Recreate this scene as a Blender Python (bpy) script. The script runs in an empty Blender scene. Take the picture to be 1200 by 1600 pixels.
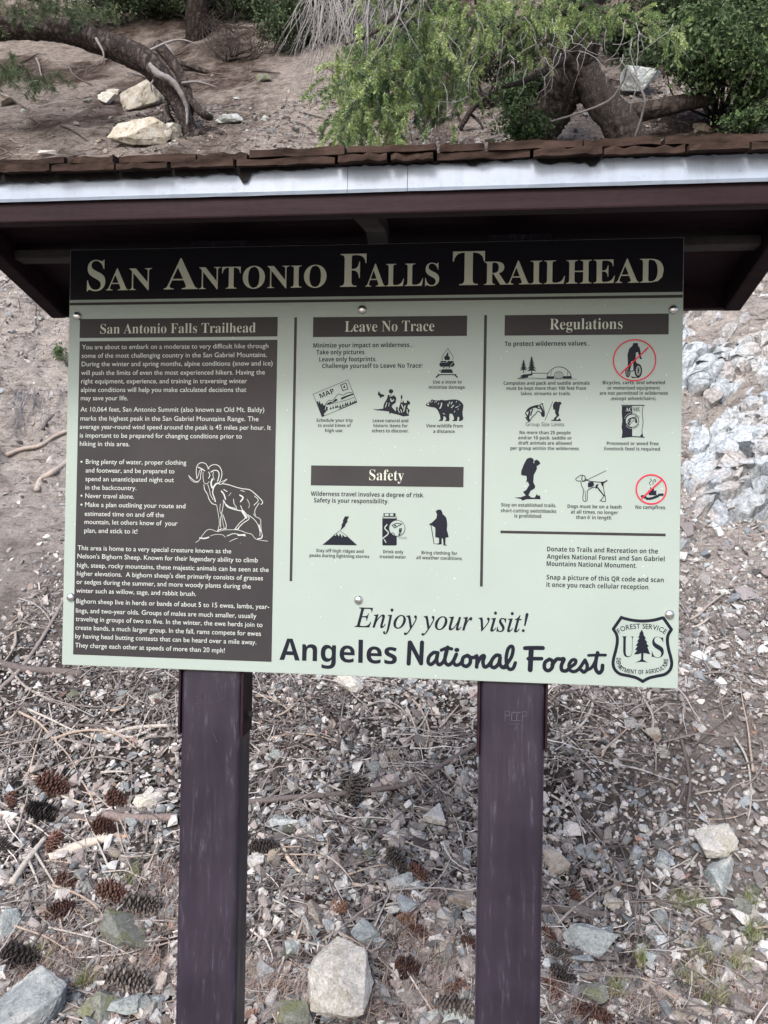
import bpy, bmesh, math, random
import numpy as np
from mathutils import Vector, Matrix
R = math.radians
# ------------------------------------------------------------------ camera
C = bpy.context.scene.collection
CAM = np.array([0.2029, -1.4736, 1.5998]); YAW, PITCH, ROLL = 0.10517, 0.00960, 0.01723
FPX = 1200.0                                   # focal length in pixels of the 1200 x 1600 photograph
cy, sy, cp, sp, cr, sr = math.cos(YAW), math.sin(YAW), math.cos(PITCH), math.sin(PITCH), math.cos(ROLL), math.sin(ROLL)
FWD = np.array([-sy*cp, cy*cp, sp]); RT0 = np.array([cy, sy, 0.0]); UP0 = np.cross(RT0, FWD)
RT = cr*RT0 + sr*UP0; UP = -sr*RT0 + cr*UP0
cd = bpy.data.cameras.new('camera'); cam = bpy.data.objects.new('camera', cd); C.objects.link(cam)
cd.sensor_fit = 'HORIZONTAL'; cd.sensor_width = 36; cd.lens = 36.0*FPX/1200; cd.clip_start = 0.05; cd.clip_end = 500
M4 = Matrix.Identity(4)
for i in range(3):
    M4[i][0], M4[i][1], M4[i][2], M4[i][3] = RT[i], UP[i], -FWD[i], CAM[i]
cam.matrix_world = M4
bpy.context.scene.camera = cam
# ------------------------------------------------------------------ light: open shade under a bright soft sky
SUN_EL, SUN_AZ = R(40), R(194)
w = bpy.data.worlds.new("World"); bpy.context.scene.world = w; w.use_nodes = True
nt = w.node_tree
sky = nt.nodes.new('ShaderNodeTexSky'); sky.sky_type = 'NISHITA'; sky.sun_disc = False
sky.sun_elevation = SUN_EL; sky.sun_rotation = SUN_AZ; sky.dust_density = 4.0; sky.air_density = 1.0; sky.ozone_density = 1.0
bg = nt.nodes['Background']; bg.inputs[1].default_value = 0.135
nt.links.new(sky.outputs[0], bg.inputs[0])
sl = bpy.data.lights.new('sun', 'SUN'); sl.energy = 1.2; sl.angle = R(15); sl.color = (1.0, 0.99, 0.98)
so = bpy.data.objects.new('sun', sl); C.objects.link(so)
sd = Vector((math.sin(SUN_AZ)*math.cos(SUN_EL), math.cos(SUN_AZ)*math.cos(SUN_EL), math.sin(SUN_EL)))
so.rotation_euler = (-sd).to_track_quat('-Z', 'Y').to_euler()
vs = bpy.context.scene.view_settings
vs.view_transform = 'Standard'; vs.look = 'None'; vs.gamma = 1.0; vs.exposure = 1.17; vs.use_curve_mapping = False

# ------------------------------------------------------------------ helpers
rng = np.random.default_rng(11); random.seed(5)
def ray(px, py): return FWD + RT*(px-600)/FPX - UP*(py-800)/FPX
def on_y(px, py, Y=0.0):
    d = ray(px, py); t = (Y-CAM[1])/d[1]; return CAM + t*d
def at(px, py, depth):
    d = ray(px, py); return CAM + d*(depth/d[1]) if abs(d[1]) > 1e-6 else CAM + d*depth
_lat = np.random.default_rng(3).random((8, 256, 256))
def vn(x, y, k=0):
    x = np.asarray(x, float); y = np.asarray(y, float)
    xi = np.floor(x).astype(int); yi = np.floor(y).astype(int); fx = x-xi; fy = y-yi
    fx = fx*fx*(3-2*fx); fy = fy*fy*(3-2*fy); L = _lat[k % 8]
    a = L[xi & 255, yi & 255]; b = L[(xi+1) & 255, yi & 255]; c = L[xi & 255, (yi+1) & 255]; d = L[(xi+1) & 255, (yi+1) & 255]
    return (a*(1-fx)+b*fx)*(1-fy)+(c*(1-fx)+d*fx)*fy
def fbm(x, y, o=4, k=0):
    s = 0; a = .5
    for i in range(o): s = s + a*(vn(x*2**i+17.3*i, y*2**i+5.1*i, k+i)-.5); a *= .5
    return s*2
KY = np.array([-60, -.6, .25, .83, 1.28, 2.13, 3.03, 4.93, 8.2, 17, 60.]); KZ = np.array([-.6, -.02, .01, .09, .252, .732, 1.455, 3.55, 6.35, 15.2, 52.])
_h = np.diff(KY); _d = np.diff(KZ)/_h; KM = np.zeros(len(KY)); KM[0] = _d[0]; KM[-1] = _d[-1]
KM[1:-1] = 2*_d[:-1]*_d[1:]/(_d[:-1]+_d[1:])
def ground(x, y):
    x = np.asarray(x, float); y = np.asarray(y, float)
    i = np.clip(np.searchsorted(KY, y)-1, 0, len(KY)-2); h = _h[i]; t = np.clip((y-KY[i])/h, 0, 1)
    z = KZ[i]*(1+2*t)*(1-t)**2 + h*KM[i]*t*(1-t)**2 + KZ[i+1]*t*t*(3-2*t) - h*KM[i+1]*t*t*(1-t)
    up = np.clip((y-.3)/1.2, 0, 1); bank = np.clip((y-2.9)/.8, 0, 1)*np.clip((9-y)/3, .25, 1); far = np.clip((y-8)/6, 0, 1)
    z = z + up*(.05*fbm(x*1.6, y*1.6, 3, 0) + .022*fbm(x*6, y*6, 3, 2)) + bank*(.26*fbm(x*1.1+3, y*1.3, 4, 1)+.16*fbm(x*4, y*7, 4, 4)+.085*fbm(x*12, y*12, 3, 6)) + far*.9*fbm(x*.35, y*.35, 4, 5)
    z = z + .30*np.clip((x-1.1)/1.2, 0, 1)*np.clip((y-2.3)/1.2, 0, 1)*np.clip((8-y)/3, 0, 1)
    return z
def hit(px, py):
    d = ray(px, py); t = np.linspace(1.2, 45, 9000); P = CAM+t[:, None]*d
    k = np.nonzero(P[:, 2] < ground(P[:, 0], P[:, 1]))[0]
    return P[k[0]] if len(k) else P[-1]
def dist(p): return float((np.asarray(p)-CAM) @ FWD)
def normal(x, y, e=.06):
    n = np.array([-(ground(x+e, y)-ground(x-e, y))/(2*e), -(ground(x, y+e)-ground(x, y-e))/(2*e), 1.0]); return n/np.linalg.norm(n)

def build(name, V, F, mat, parent=None, smooth=False, col=None, mi=None):
    """one mesh object from vertex / face lists (faces may be an (n,k) array)"""
    me = bpy.data.meshes.new(name); V = np.asarray(V, np.float32)
    if isinstance(F, np.ndarray):
        n, k = F.shape
        me.vertices.add(len(V)); me.vertices.foreach_set('co', V.ravel())
        me.loops.add(n*k); me.loops.foreach_set('vertex_index', F.astype(np.int32).ravel())
        me.polygons.add(n); me.polygons.foreach_set('loop_start', np.arange(0, n*k, k, dtype=np.int32))
        me.update(calc_edges=True)
    else:
        me.from_pydata(V.tolist(), [], F); me.update()
    for m in (mat if isinstance(mat, (list, tuple)) else [mat]): me.materials.append(m)
    if mi is not None: me.polygons.foreach_set('material_index', np.asarray(mi, np.int32))
    me.polygons.foreach_set('use_smooth', np.full(len(me.polygons), smooth))
    if col is not None:
        a = me.attributes.new('col', 'FLOAT_COLOR', 'POINT'); c = np.ones((len(V), 4), np.float32); c[:, :3] = col; a.data.foreach_set('color', c.ravel())
    o = bpy.data.objects.new(name, me); C.objects.link(o)
    if parent is not None: o.parent = parent
    return o
def tag(o, label=None, cat=None, group=None, kind=None):
    if label: o['label'] = label
    if cat: o['category'] = cat
    if group: o['group'] = group
    if kind: o['kind'] = kind
    return o
def empty(name, loc=(0, 0, 0)):
    o = bpy.data.objects.new(name, None); o.location = loc; o.empty_display_size = .1; C.objects.link(o); return o
class MB:
    def __init__(s): s.V = []; s.F = []; s.n = 0; s.M = []; s.Cc = []
    def add(s, V, F, m=0, c=None):
        V = [tuple(map(float, v)) for v in V]; s.V += V; s.F += [tuple(int(i)+s.n for i in f) for f in F]; s.M += [m]*len(F); s.n += len(V)
        if c is not None: s.Cc += [c]*len(V)
    def box(s, a, b, m=0):
        x0, y0, z0 = a; x1, y1, z1 = b
        s.add([(x0,y0,z0),(x1,y0,z0),(x1,y1,z0),(x0,y1,z0),(x0,y0,z1),(x1,y0,z1),(x1,y1,z1),(x0,y1,z1)],
              [(0,3,2,1),(4,5,6,7),(0,1,5,4),(1,2,6,5),(2,3,7,6),(3,0,4,7)], m)
    def tube(s, P, rad, n=8, m=0, c=None, rough=0.0, seed=0):
        V, F = tube(P, rad, n, rough, seed); s.add(V, F, m, c)
    def build(s, name, mat, parent=None, smooth=False):
        return build(name, s.V, s.F, mat, parent, smooth, np.array(s.Cc) if s.Cc else None, s.M if any(s.M) else None)
def tube(P, rad, n=8, rough=0.0, seed=0):
    P = np.asarray(P, float); k = len(P); rad = np.broadcast_to(np.asarray(rad, float), (k,))
    T = np.gradient(P, axis=0); T /= np.linalg.norm(T, axis=1)[:, None]+1e-12
    u = np.cross(T[0], [0.31, .2, .93]); u /= np.linalg.norm(u)+1e-12; V = []; rr = np.random.default_rng(seed)
    for i in range(k):
        u = u-T[i]*(u @ T[i]); u /= np.linalg.norm(u)+1e-12; v = np.cross(T[i], u)
        for j in range(n):
            a = 2*math.pi*j/n; r = rad[i]*(1+(rr.random()-.5)*2*rough) if n < 20 else rad[i]*(1+rough*(3.2*(vn(3*math.cos(a)+seed, 3*math.sin(a)+i*.10, 1)-.5)+2.4*(vn(8*math.cos(a)+seed, 8*math.sin(a)+i*.22, 2)-.5)+1.6*(rr.random()-.5)))
            V.append(P[i]+r*(u*math.cos(a)+v*math.sin(a)))
    F = [(i*n+j, i*n+(j+1) % n, (i+1)*n+(j+1) % n, (i+1)*n+j) for i in range(k-1) for j in range(n)]
    F += [tuple(range(n))[::-1], tuple((k-1)*n+j for j in range(n))]
    return V, F
def cr(P, m=6):
    """Catmull-Rom through the points"""
    P = np.asarray(P, float); Q = np.vstack([2*P[0]-P[1], P, 2*P[-1]-P[-2]]); out = []
    for i in range(1, len(Q)-2):
        for t in np.linspace(0, 1, m, endpoint=False):
            a, b, c, d = Q[i-1], Q[i], Q[i+1], Q[i+2]
            out.append(.5*(2*b+(c-a)*t+(2*a-5*b+4*c-d)*t*t+(3*b-a-3*c+d)*t**3))
    out.append(P[-1]); return np.array(out)
def lerp_to(vals, n): return np.interp(np.linspace(0, 1, n), np.linspace(0, 1, len(vals)), vals)

# ------------------------------------------------------------------ materials
def mat(name, base, rough=.6, spec=.4, metal=0.0):
    m = bpy.data.materials.new(name); m.use_nodes = True; b = m.node_tree.nodes['Principled BSDF']
    b.inputs['Base Color'].default_value = (*base, 1); b.inputs['Roughness'].default_value = rough
    b.inputs['Specular IOR Level'].default_value = spec; b.inputs['Metallic'].default_value = metal
    return m
class NT:
    def __init__(s, m): s.t = m.node_tree; s.b = s.t.nodes['Principled BSDF']; s._c = None
    def node(s, t, **k):
        n = s.t.nodes.new(t)
        for a, v in k.items(): setattr(n, a, v)
        return n
    def link(s, a, b): s.t.links.new(a, b)
    def coord(s, kind='Object'):
        if not s._c: s._c = s.node('ShaderNodeTexCoord')
        return s._c.outputs[kind]
    def noise(s, scale, detail=6, rough=.6, vec=None, dist=0.0):
        n = s.node('ShaderNodeTexNoise'); n.inputs['Scale'].default_value = scale; n.inputs['Detail'].default_value = detail
        n.inputs['Roughness'].default_value = rough; n.inputs['Distortion'].default_value = dist
        s.link(vec if vec is not None else s.coord(), n.inputs['Vector']); return n.outputs['Fac']
    def ramp(s, fac, stops):
        r = s.node('ShaderNodeValToRGB'); e = r.color_ramp.elements
        while len(e) < len(stops): e.new(.5)
        for k, (p, c) in enumerate(stops): e[k].position = p; e[k].color = (*c, 1) if len(c) == 3 else c
        s.link(fac, r.inputs[0]); return r.outputs[0]
    def mix(s, fac, a, b, mode='MIX'):
        n = s.node('ShaderNodeMix', data_type='RGBA', blend_type=mode)
        for sock, v in ((n.inputs['Factor'], fac), (n.inputs[6], a), (n.inputs[7], b)):
            if isinstance(v, (float, int)): sock.default_value = v
            elif isinstance(v, tuple): sock.default_value = (*v, 1)
            else: s.link(v, sock)
        return n.outputs[2]
    def bump(s, h, strength=.4, d=.01, after=None):
        n = s.node('ShaderNodeBump'); n.inputs['Strength'].default_value = strength; n.inputs['Distance'].default_value = d
        s.link(h, n.inputs['Height'])
        if after is not None: s.link(after, n.inputs['Normal'])
        return n.outputs[0]
    def base(s, c): s.link(c, s.b.inputs['Base Color'])
    def nrm(s, n): s.link(n, s.b.inputs['Normal'])
    def node_mr(s, v, a, b):
        r = s.node('ShaderNodeMapRange'); r.inputs['From Min'].default_value = a; r.inputs['From Max'].default_value = b; s.link(v, r.inputs['Value']); return r.outputs[0]
    def map(s, scale, kind='Object', rot=(0, 0, 0)):
        n = s.node('ShaderNodeMapping'); n.inputs['Scale'].default_value = scale; n.inputs['Rotation'].default_value = rot; s.link(s.coord(kind), n.inputs['Vector']); return n.outputs[0]
def attr_mat(name, rough=.75, spec=.25, speck=0.35, scale=220, trans=0.0):
    m = mat(name, (.3, .3, .3), rough, spec); t = NT(m); a = t.node('ShaderNodeAttribute', attribute_name='col')
    n = t.noise(scale, 4, .65); c = t.mix(speck, a.outputs['Color'], t.ramp(n, [(.3, (.25, .25, .25)), (.7, (1.45, 1.45, 1.45))]), 'MULTIPLY'); t.base(c)
    if trans:
        tr = t.node('ShaderNodeBsdfTranslucent'); t.link(c, tr.inputs[0]); mx = t.node('ShaderNodeMixShader'); mx.inputs[0].default_value = trans
        t.link(t.b.outputs[0], mx.inputs[1]); t.link(tr.outputs[0], mx.inputs[2]); t.link(mx.outputs[0], t.t.nodes['Material Output'].inputs[0])
    return m
def rock_mat(name, a, b, c, scale=9.0):
    m = mat(name, a, .9, .12); t = NT(m)
    oi = t.node('ShaderNodeObjectInfo'); v = t.node('ShaderNodeVectorMath', operation='ADD'); t.link(t.coord(), v.inputs[0]); t.link(oi.outputs['Location'], v.inputs[1]); vec = v.outputs[0]
    n1 = t.noise(scale*3.2, 9, .72, vec, .6); n2 = t.noise(scale*14, 8, .75, vec); n3 = t.noise(scale*1.3, 5, .6, vec, .5)
    k = t.ramp(n1, [(.32, b), (.5, a), (.68, tuple(min(1, x*1.18) for x in a))])
    k = t.mix(t.ramp(n3, [(.48, (0, 0, 0)), (.60, (1, 1, 1))]), k, c)
    k = t.mix(.8, k, t.ramp(n2, [(.30, (.30, .29, .28)), (.47, (.9, .9, .9)), (.72, (1.35, 1.34, 1.31))]), 'MULTIPLY')
    rb = t.ramp(oi.outputs['Random'], [(0, (.78, .78, .80)), (1, (1.12, 1.10, 1.06))]); k = t.mix(1.0, k, rb, 'MULTIPLY'); t.base(k)
    t.nrm(t.bump(n2, .8, .008, t.bump(n1, .7, .02))); return m
M = {}
def mk_ground():
    m = mat('hillside_soil', (.3, .26, .24), 1.0, .03); t = NT(m)
    geo = t.node('ShaderNodeNewGeometry'); P = geo.outputs['Position']; sx = t.node('ShaderNodeSeparateXYZ'); t.link(P, sx.inputs[0])
    big = t.noise(.9, 5, .6, P); mid = t.noise(6, 8, .7, P); fine = t.noise(60, 6, .75, P); fib = t.noise(28, 8, .8, P, 1.5)
    def zone(a, b, amp):
        q = t.node('ShaderNodeMath', operation='MULTIPLY_ADD'); t.link(big, q.inputs[0]); q.inputs[1].default_value = amp; t.link(sx.outputs['Y'], q.inputs[2])
        r = t.node('ShaderNodeMapRange'); r.inputs['From Min'].default_value = a+amp*.5; r.inputs['From Max'].default_value = b+amp*.5; t.link(q.outputs[0], r.inputs['Value']); return r.outputs[0]
    low = t.ramp(mid, [(.3, (.030, .025, .024)), (.55, (.080, .069, .066)), (.75, (.16, .14, .134))])
    bank = t.ramp(mid, [(.28, (.22, .20, .193)), (.45, (.42, .388, .375)), (.6, (.53, .495, .48)), (.75, (.62, .59, .575))])
    duff = t.ramp(mid, [(.30, (.040, .030, .027)), (.46, (.10, .077, .069)), (.62, (.18, .15, .137)), (.8, (.32, .28, .26))])
    path = t.ramp(big, [(.44, (0, 0, 0)), (.56, (1, 1, 1))])
    duff = t.mix(path, duff, t.ramp(mid, [(.3, (.20, .172, .158)), (.7, (.42, .375, .345))]))
    xr = t.node('ShaderNodeMapRange'); xr.inputs['From Min'].default_value = .65; xr.inputs['From Max'].default_value = 1.35; t.link(sx.outputs['X'], xr.inputs['Value']); low = t.mix(xr.outputs[0], low, t.ramp(mid, [(.3, (.17, .148, .14)), (.55, (.29, .258, .245)), (.75, (.37, .335, .32))])); k = t.mix(zone(2.2, 3.3, 1.2), low, bank); k = t.mix(zone(-.15, -.45, .3), k, t.ramp(mid, [(.3, (.42, .385, .335)), (.7, (.54, .50, .44))])); k = t.mix(zone(4.9, 6.4, 1.6), k, duff)  # unseen pale ground before the sign, lightened to bounce light onto the panel
    cx_ = t.node('ShaderNodeMath', operation='MULTIPLY_ADD'); t.link(mid, cx_.inputs[0]); cx_.inputs[1].default_value = 1.4; t.link(sx.outputs['X'], cx_.inputs[2]); ch = t.ramp(t.node_mr(cx_.outputs[0], -2.9, .3), [(.0, (0, 0, 0)), (.35, (1, 1, 1)), (.7, (1, 1, 1)), (1, (0, 0, 0))])
    chm = t.mix(1.0, ch, zone(4.9, 6.4, 1.6), 'MULTIPLY'); k = t.mix(chm, k, t.ramp(mid, [(.3, (.24, .21, .195)), (.6, (.42, .38, .355)), (.8, (.50, .465, .44))]))
    k = t.mix(.75, k, t.ramp(fine, [(.3, (.45, .44, .44)), (.5, (.95, .95, .95)), (.75, (1.45, 1.43, 1.40))]), 'MULTIPLY')
    k = t.mix(.6, k, t.ramp(fib, [(.32, (.4, .38, .38)), (.5, (1, 1, 1)), (.7, (1.15, 1.15, 1.15))]), 'MULTIPLY'); t.base(k)
    mp = t.node('ShaderNodeMapping'); t.link(P, mp.inputs['Vector']); mp.inputs['Rotation'].default_value = (0, R(38), 0); mp.inputs['Scale'].default_value = (9, 16, 34)
    crk = t.noise(1, 7, .62, mp.outputs[0], .8); isb = zone(2.2, 3.3, 1.2); nb = t.mix(isb, (.5, .5, .5), crk)
    k2 = t.mix(isb, (1, 1, 1), t.ramp(crk, [(.36, (.22, .20, .20)), (.43, (.85, .84, .83)), (.60, (1.12, 1.12, 1.12))])); k3 = t.mix(.8, k, k2, 'MULTIPLY'); t.base(k3)
    t.nrm(t.bump(fine, 1.0, .014, t.bump(fib, .9, .035, t.bump(nb, 1.0, .10, t.bump(mid, .7, .07))))); return m
M['soil'] = mk_ground()
M['pebble'] = attr_mat('gravel_stone', .9, .08, .55, 160)
M['twig'] = attr_mat('dead_wood', .9, .08, .4, 90)
M['leaf'] = attr_mat('green_leaf', .55, .3, .2, 40, .25)
M['grass'] = attr_mat('dry_grass', .7, .2, .1, 40, .2)
M['rock_white'] = rock_mat('pale_stone', (.62, .61, .59), (.38, .38, .375), (.47, .455, .40))
M['rock_blue'] = rock_mat('blue_grey_stone', (.345, .39, .405), (.185, .212, .222), (.52, .545, .55))
M['rock_tan'] = rock_mat('tan_stone', (.34, .30, .265), (.18, .155, .138), (.42, .40, .365))
M['rock_green'] = rock_mat('mossy_stone', (.22, .235, .215), (.12, .13, .122), (.19, .205, .125))
M['rock_gold'] = rock_mat('yellow_stone', (.36, .34, .295), (.16, .148, .13), (.43, .425, .41), 6)
M['outcrop'] = attr_mat('fractured_bedrock', .85, .25, .7, 55)
def mk_bark(name, d, l, sc):
    m = mat(name, d, .9, .15); t = NT(m)
    v = t.node('ShaderNodeTexVoronoi', feature='DISTANCE_TO_EDGE'); v.inputs['Scale'].default_value = sc; mp = t.map((1, 1, .35)); ns = t.noise(sc*1.5, 4, .6)
    ad = t.mix(.12, mp, ns, 'ADD'); t.link(ad, v.inputs['Vector']); n = t.noise(sc*5, 6, .7)
    k = t.ramp(v.outputs['Distance'], [(0, tuple(x*.5 for x in d)), (.10, d), (.5, l)]); k = t.mix(.6, k, t.ramp(n, [(.3, (.5, .48, .46)), (.7, (1.3, 1.28, 1.25))]), 'MULTIPLY'); t.base(k)
    t.nrm(t.bump(n, .5, .01, t.bump(v.outputs['Distance'], .9, .05))); return m
M['bark_pine'] = mk_bark('pine_bark', (.052, .043, .043), (.135, .118, .114), 13)
M['bark_dark'] = mk_bark('dark_bark', (.045, .037, .035), (.105, .09, .083), 11)
M['bark_grey'] = mk_bark('grey_bark', (.070, .060, .057), (.135, .12, .115), 22)
def mk_wood(name, a, b, stretch, rough=.75, spec=.25):
    m = mat(name, a, rough, spec); t = NT(m); n = t.noise(1, 8, .65, t.map(stretch)); n2 = t.noise(70, 5, .7)
    k = t.ramp(n, [(.3, a), (.7, b)]); k = t.mix(.45, k, t.ramp(n2, [(.3, (.6, .6, .6)), (.7, (1.25, 1.25, 1.25))]), 'MULTIPLY'); t.base(k); t.nrm(t.bump(n, .4, .004)); return m
M['bleached'] = mk_wood('bleached_wood', (.26, .245, .235), (.44, .43, .42), (8, 60, 60))
M['dead_grey'] = mk_wood('dead_grey_wood', (.13, .125, .13), (.27, .26, .265), (8, 60, 60))
M['shake'] = mk_wood('weathered_shake', (.010, .0068, .0060), (.062, .042, .035), (14, 5, 70), .95, .08)
M['cone_red'] = attr_mat('red_brown_cone', .7, .25, .3, 200)
def mk_paint():
    m = mat('brown_paint', (.040, .030, .036), .36, .35); t = NT(m)
    streak = t.noise(1, 5, .6, t.map((75, 75, 7))); chip = t.noise(1, 6, .7, t.map((190, 190, 24))); blot = t.noise(5, 4, .6)
    k = t.ramp(blot, [(.35, (.0145, .0118, .0205)), (.65, (.026, .0212, .035))])
    f = t.mix(1.0, t.ramp(streak, [(.49, (0, 0, 0)), (.70, (.6, .6, .6))]), t.ramp(chip, [(.52, (0, 0, 0)), (.66, (1, 1, 1))]), 'MULTIPLY')
    k = t.mix(f, k, (.11, .11, .15)); t.base(k)
    r = t.ramp(streak, [(.3, (.30, .30, .30)), (.7, (.50, .50, .50))]); t.link(r, t.b.inputs['Roughness']); t.nrm(t.bump(blot, .12, .004, t.bump(streak, .10, .001))); return m
M['paint'] = mk_paint()
M['paint_roof'] = mk_wood('roof_paint', (.014, .0072, .0100), (.026, .0145, .0195), (3, 40, 40), .6, .09)
M['beam'] = mk_wood('weathered_beam', (.038, .033, .036), (.070, .062, .064), (3, 40, 40), .7, .15)
M['black'] = mat('black_steel', (.012, .011, .013), .5, .4)
M['steel'] = mat('zinc_bolt', (.62, .63, .64), .28, .5, 1.0)
def mk_flash():
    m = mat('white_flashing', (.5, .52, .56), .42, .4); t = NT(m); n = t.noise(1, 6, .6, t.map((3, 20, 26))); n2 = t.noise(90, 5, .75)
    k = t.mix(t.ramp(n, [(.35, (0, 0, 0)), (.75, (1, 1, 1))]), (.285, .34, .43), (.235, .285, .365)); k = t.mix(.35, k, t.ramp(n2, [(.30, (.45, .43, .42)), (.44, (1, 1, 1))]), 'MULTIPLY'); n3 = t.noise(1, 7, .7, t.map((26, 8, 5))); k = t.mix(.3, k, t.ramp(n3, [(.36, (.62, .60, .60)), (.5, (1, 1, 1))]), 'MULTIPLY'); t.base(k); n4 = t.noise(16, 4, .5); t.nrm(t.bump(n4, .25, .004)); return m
M['flashing'] = mk_flash()
M['felt'] = mat('tar_felt', (.014, .013, .014), .95, .1)
def mk_panel():
    m = mat('sign_face', (.60, .70, .64), .42, .35); t = NT(m); n = t.noise(3.5, 5, .6); n2 = t.noise(160, 3, .5)
    k = t.mix(t.ramp(n, [(.35, (0, 0, 0)), (.7, (1, 1, 1))]), (.266, .326, .310), (.286, .347, .330)); k = t.mix(t.ramp(n2, [(.70, (0, 0, 0)), (.78, (1, 1, 1))]), k, (.72, .77, .74)); t.base(k)
    t.link(t.ramp(n, [(.3, (.38, .38, .38)), (.7, (.5, .5, .5))]), t.b.inputs['Roughness']); return m
M['panel'] = mk_panel()
def mk_band():
    m = mat('sign_brown', (.042, .037, .039), .5, .18); t = NT(m); n = t.noise(6, 6, .65); n2 = t.noise(240, 3, .5)
    k = t.ramp(n, [(.35, (.026, .0245, .028)), (.7, (.036, .034, .038))]); k = t.mix(t.ramp(n2, [(.72, (0, 0, 0)), (.78, (1, 1, 1))]), k, (.16, .16, .155)); t.base(k); return m
M['band'] = mk_band()
M['band_top'] = mat('sign_near_black', (.013, .0125, .017), .55, .06)
M['ink'] = mat('sign_ink', (.007, .009, .018), .5, .15)
M['letter'] = mat('sign_cream', (.42, .46, .41), .45, .35)
M['letter_title'] = mat('sign_title_cream', (.62, .66, .55), .5, .2)
M['letter_pale'] = mat('sign_white', (.40, .44, .435), .45, .35)
M['red'] = mat('sign_red', (.48, .022, .055), .5, .12)
M['scratch'] = mat('paint_scratch', (.085, .08, .10), .6, .3)
# ------------------------------------------------------------------ hillside
def spaced(dense_a, dense_b, step, a, b, grow=1.09):
    v = list(np.arange(dense_a, dense_b, step)); s = step; x = v[-1]
    while x < b: s *= grow; x += s; v.append(x)
    s = step; x = v[0]; pre = []
    while x > a: s *= grow; x -= s; pre.append(x)
    return np.array(pre[::-1]+v)
gx = spaced(-3.6, 4.2, .028, -70, 70, 1.05); gy = spaced(.2, 5.2, .024, -60, 62, 1.022)
GX, GY = np.meshgrid(gx, gy); GZ = ground(GX, GY); nx, ny = len(gx), len(gy)
ii = (np.arange(ny-1)[:, None]*nx+np.arange(nx-1)[None]).ravel()
gr = build('hillside', np.stack([GX.ravel(), GY.ravel(), GZ.ravel()], 1), np.stack([ii, ii+1, ii+1+nx, ii+nx], 1), M['soil'], smooth=True)
tag(gr, 'steep dirt and gravel hillside rising behind the sign', kind='structure')

# ------------------------------------------------------------------ gravel
def hull(pts):
    bm = bmesh.new()
    for p in pts: bm.verts.new(p)
    r = bmesh.ops.convex_hull(bm, input=bm.verts)
    bmesh.ops.delete(bm, geom=list({g for g in r['geom_interior']+r['geom_unused'] if isinstance(g, bmesh.types.BMVert)}), context='VERTS')
    bmesh.ops.triangulate(bm, faces=bm.faces); bm.verts.index_update()
    V = np.array([v.co[:] for v in bm.verts]); F = np.array([[v.index for v in f.verts] for f in bm.faces]); bm.free(); return V, F
def chip(seed, n=11):
    r = np.random.default_rng(seed); p = r.normal(size=(n, 3)); p /= np.linalg.norm(p, axis=1)[:, None]; p *= .75+.35*r.random((n, 1))
    return hull(p*np.array([1, .62+.3*r.random(), .30+.32*r.random()]))
CHIPS = [chip(s) for s in range(24)]
PAL = np.array([(.37, .34, .315), (.28, .25, .235), (.45, .425, .40), (.33, .285, .262), (.25, .262, .268), (.53, .52, .495), (.155, .135, .13), (.33, .33, .325), (.37, .33, .30), (.24, .19, .172)])
PALW = np.array([.2, .17, .13, .10, .10, .08, .08, .08, .05, .03])/1.02; PALW /= PALW.sum()
def frames(n, nz, tilt):
    """random rotation matrices, local z within tilt of the slope normals"""
    d = nz + rng.normal(size=(n, 3))*tilt; d /= np.linalg.norm(d, axis=1)[:, None]
    a = rng.normal(size=(n, 3)); u = np.cross(d, a); u /= np.linalg.norm(u, axis=1)[:, None]; v = np.cross(d, u)
    return np.stack([u, v, d], 2)
def scatter(x, y, size, sink=.15, tilt=.35, pal=PAL, palw=PALW, lift=None):
    n = len(x); z = ground(x, y); e = .05
    nz = np.stack([-(ground(x+e, y)-z)/e, -(ground(x, y+e)-z)/e, np.ones(n)], 1); nz /= np.linalg.norm(nz, axis=1)[:, None]
    Rm = frames(n, nz, tilt); kind = rng.integers(0, len(CHIPS), n); c = pal[rng.choice(len(pal), n, p=palw)]*(.40+1.10*rng.random((n, 1)))
    c = np.where(rng.random((n, 1)) < .10, 1.35, .80)*c; c = np.minimum(c*np.array([.97, 1.0, 1.06]), .47); V = []; F = []; Cc = []; o = 0
    base = np.stack([x, y, z], 1)+nz*(size*sink)[:, None]
    if lift is not None: base += nz*lift[:, None]
    for k, (v, f) in enumerate(CHIPS):
        s = np.nonzero(kind == k)[0]
        if not len(s): continue
        sc = size[s][:, None, None]*v[None]*(.8+.4*rng.random((len(s), 1, 3)))
        P = np.einsum('nij,nkj->nki', Rm[s], sc)+base[s][:, None]; m = len(v)
        V.append(P.reshape(-1, 3)); F.append((f[None]+o+np.arange(len(s))[:, None, None]*m).reshape(-1, 3)); Cc.append(np.repeat(c[s], m, 0)); o += len(s)*m
    return np.concatenate(V), np.concatenate(F), np.concatenate(Cc)
def keep(x, y, f): s = rng.random(len(x)) < f; return x[s], y[s]
def gravel_density(x, y):
    d = .55+.9*vn(x*1.3+4, y*1.3, 3)*np.clip(1.15-(y-2.6)/1.0, .08, 1)
    bare = np.clip((x-.95)/.45, 0, 1)*np.clip((y-1.3)/.35, 0, 1)*np.clip(2.6*vn(x*1.7, y*1.9, 6)-.55, 0, 1)
    d = d*np.clip(1.1-(y-2.35)/1.15, .12, 1)*(1-.90*bare); return np.clip(d, 0, 1)
N1 = 88000
x = rng.uniform(-2.3, 3.2, N1); y = .28+3.5*rng.random(N1)**.92; x, y = keep(x, y, gravel_density(x, y))
sz = np.exp(rng.normal(math.log(.0105), .52, len(x)))*np.clip(1.50-.34*(y-.4), .80, 1.5); sz = np.clip(sz, .0045, .046)
g = scatter(x, y, sz, lift=rng.random(len(x))**2*.012)
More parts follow.
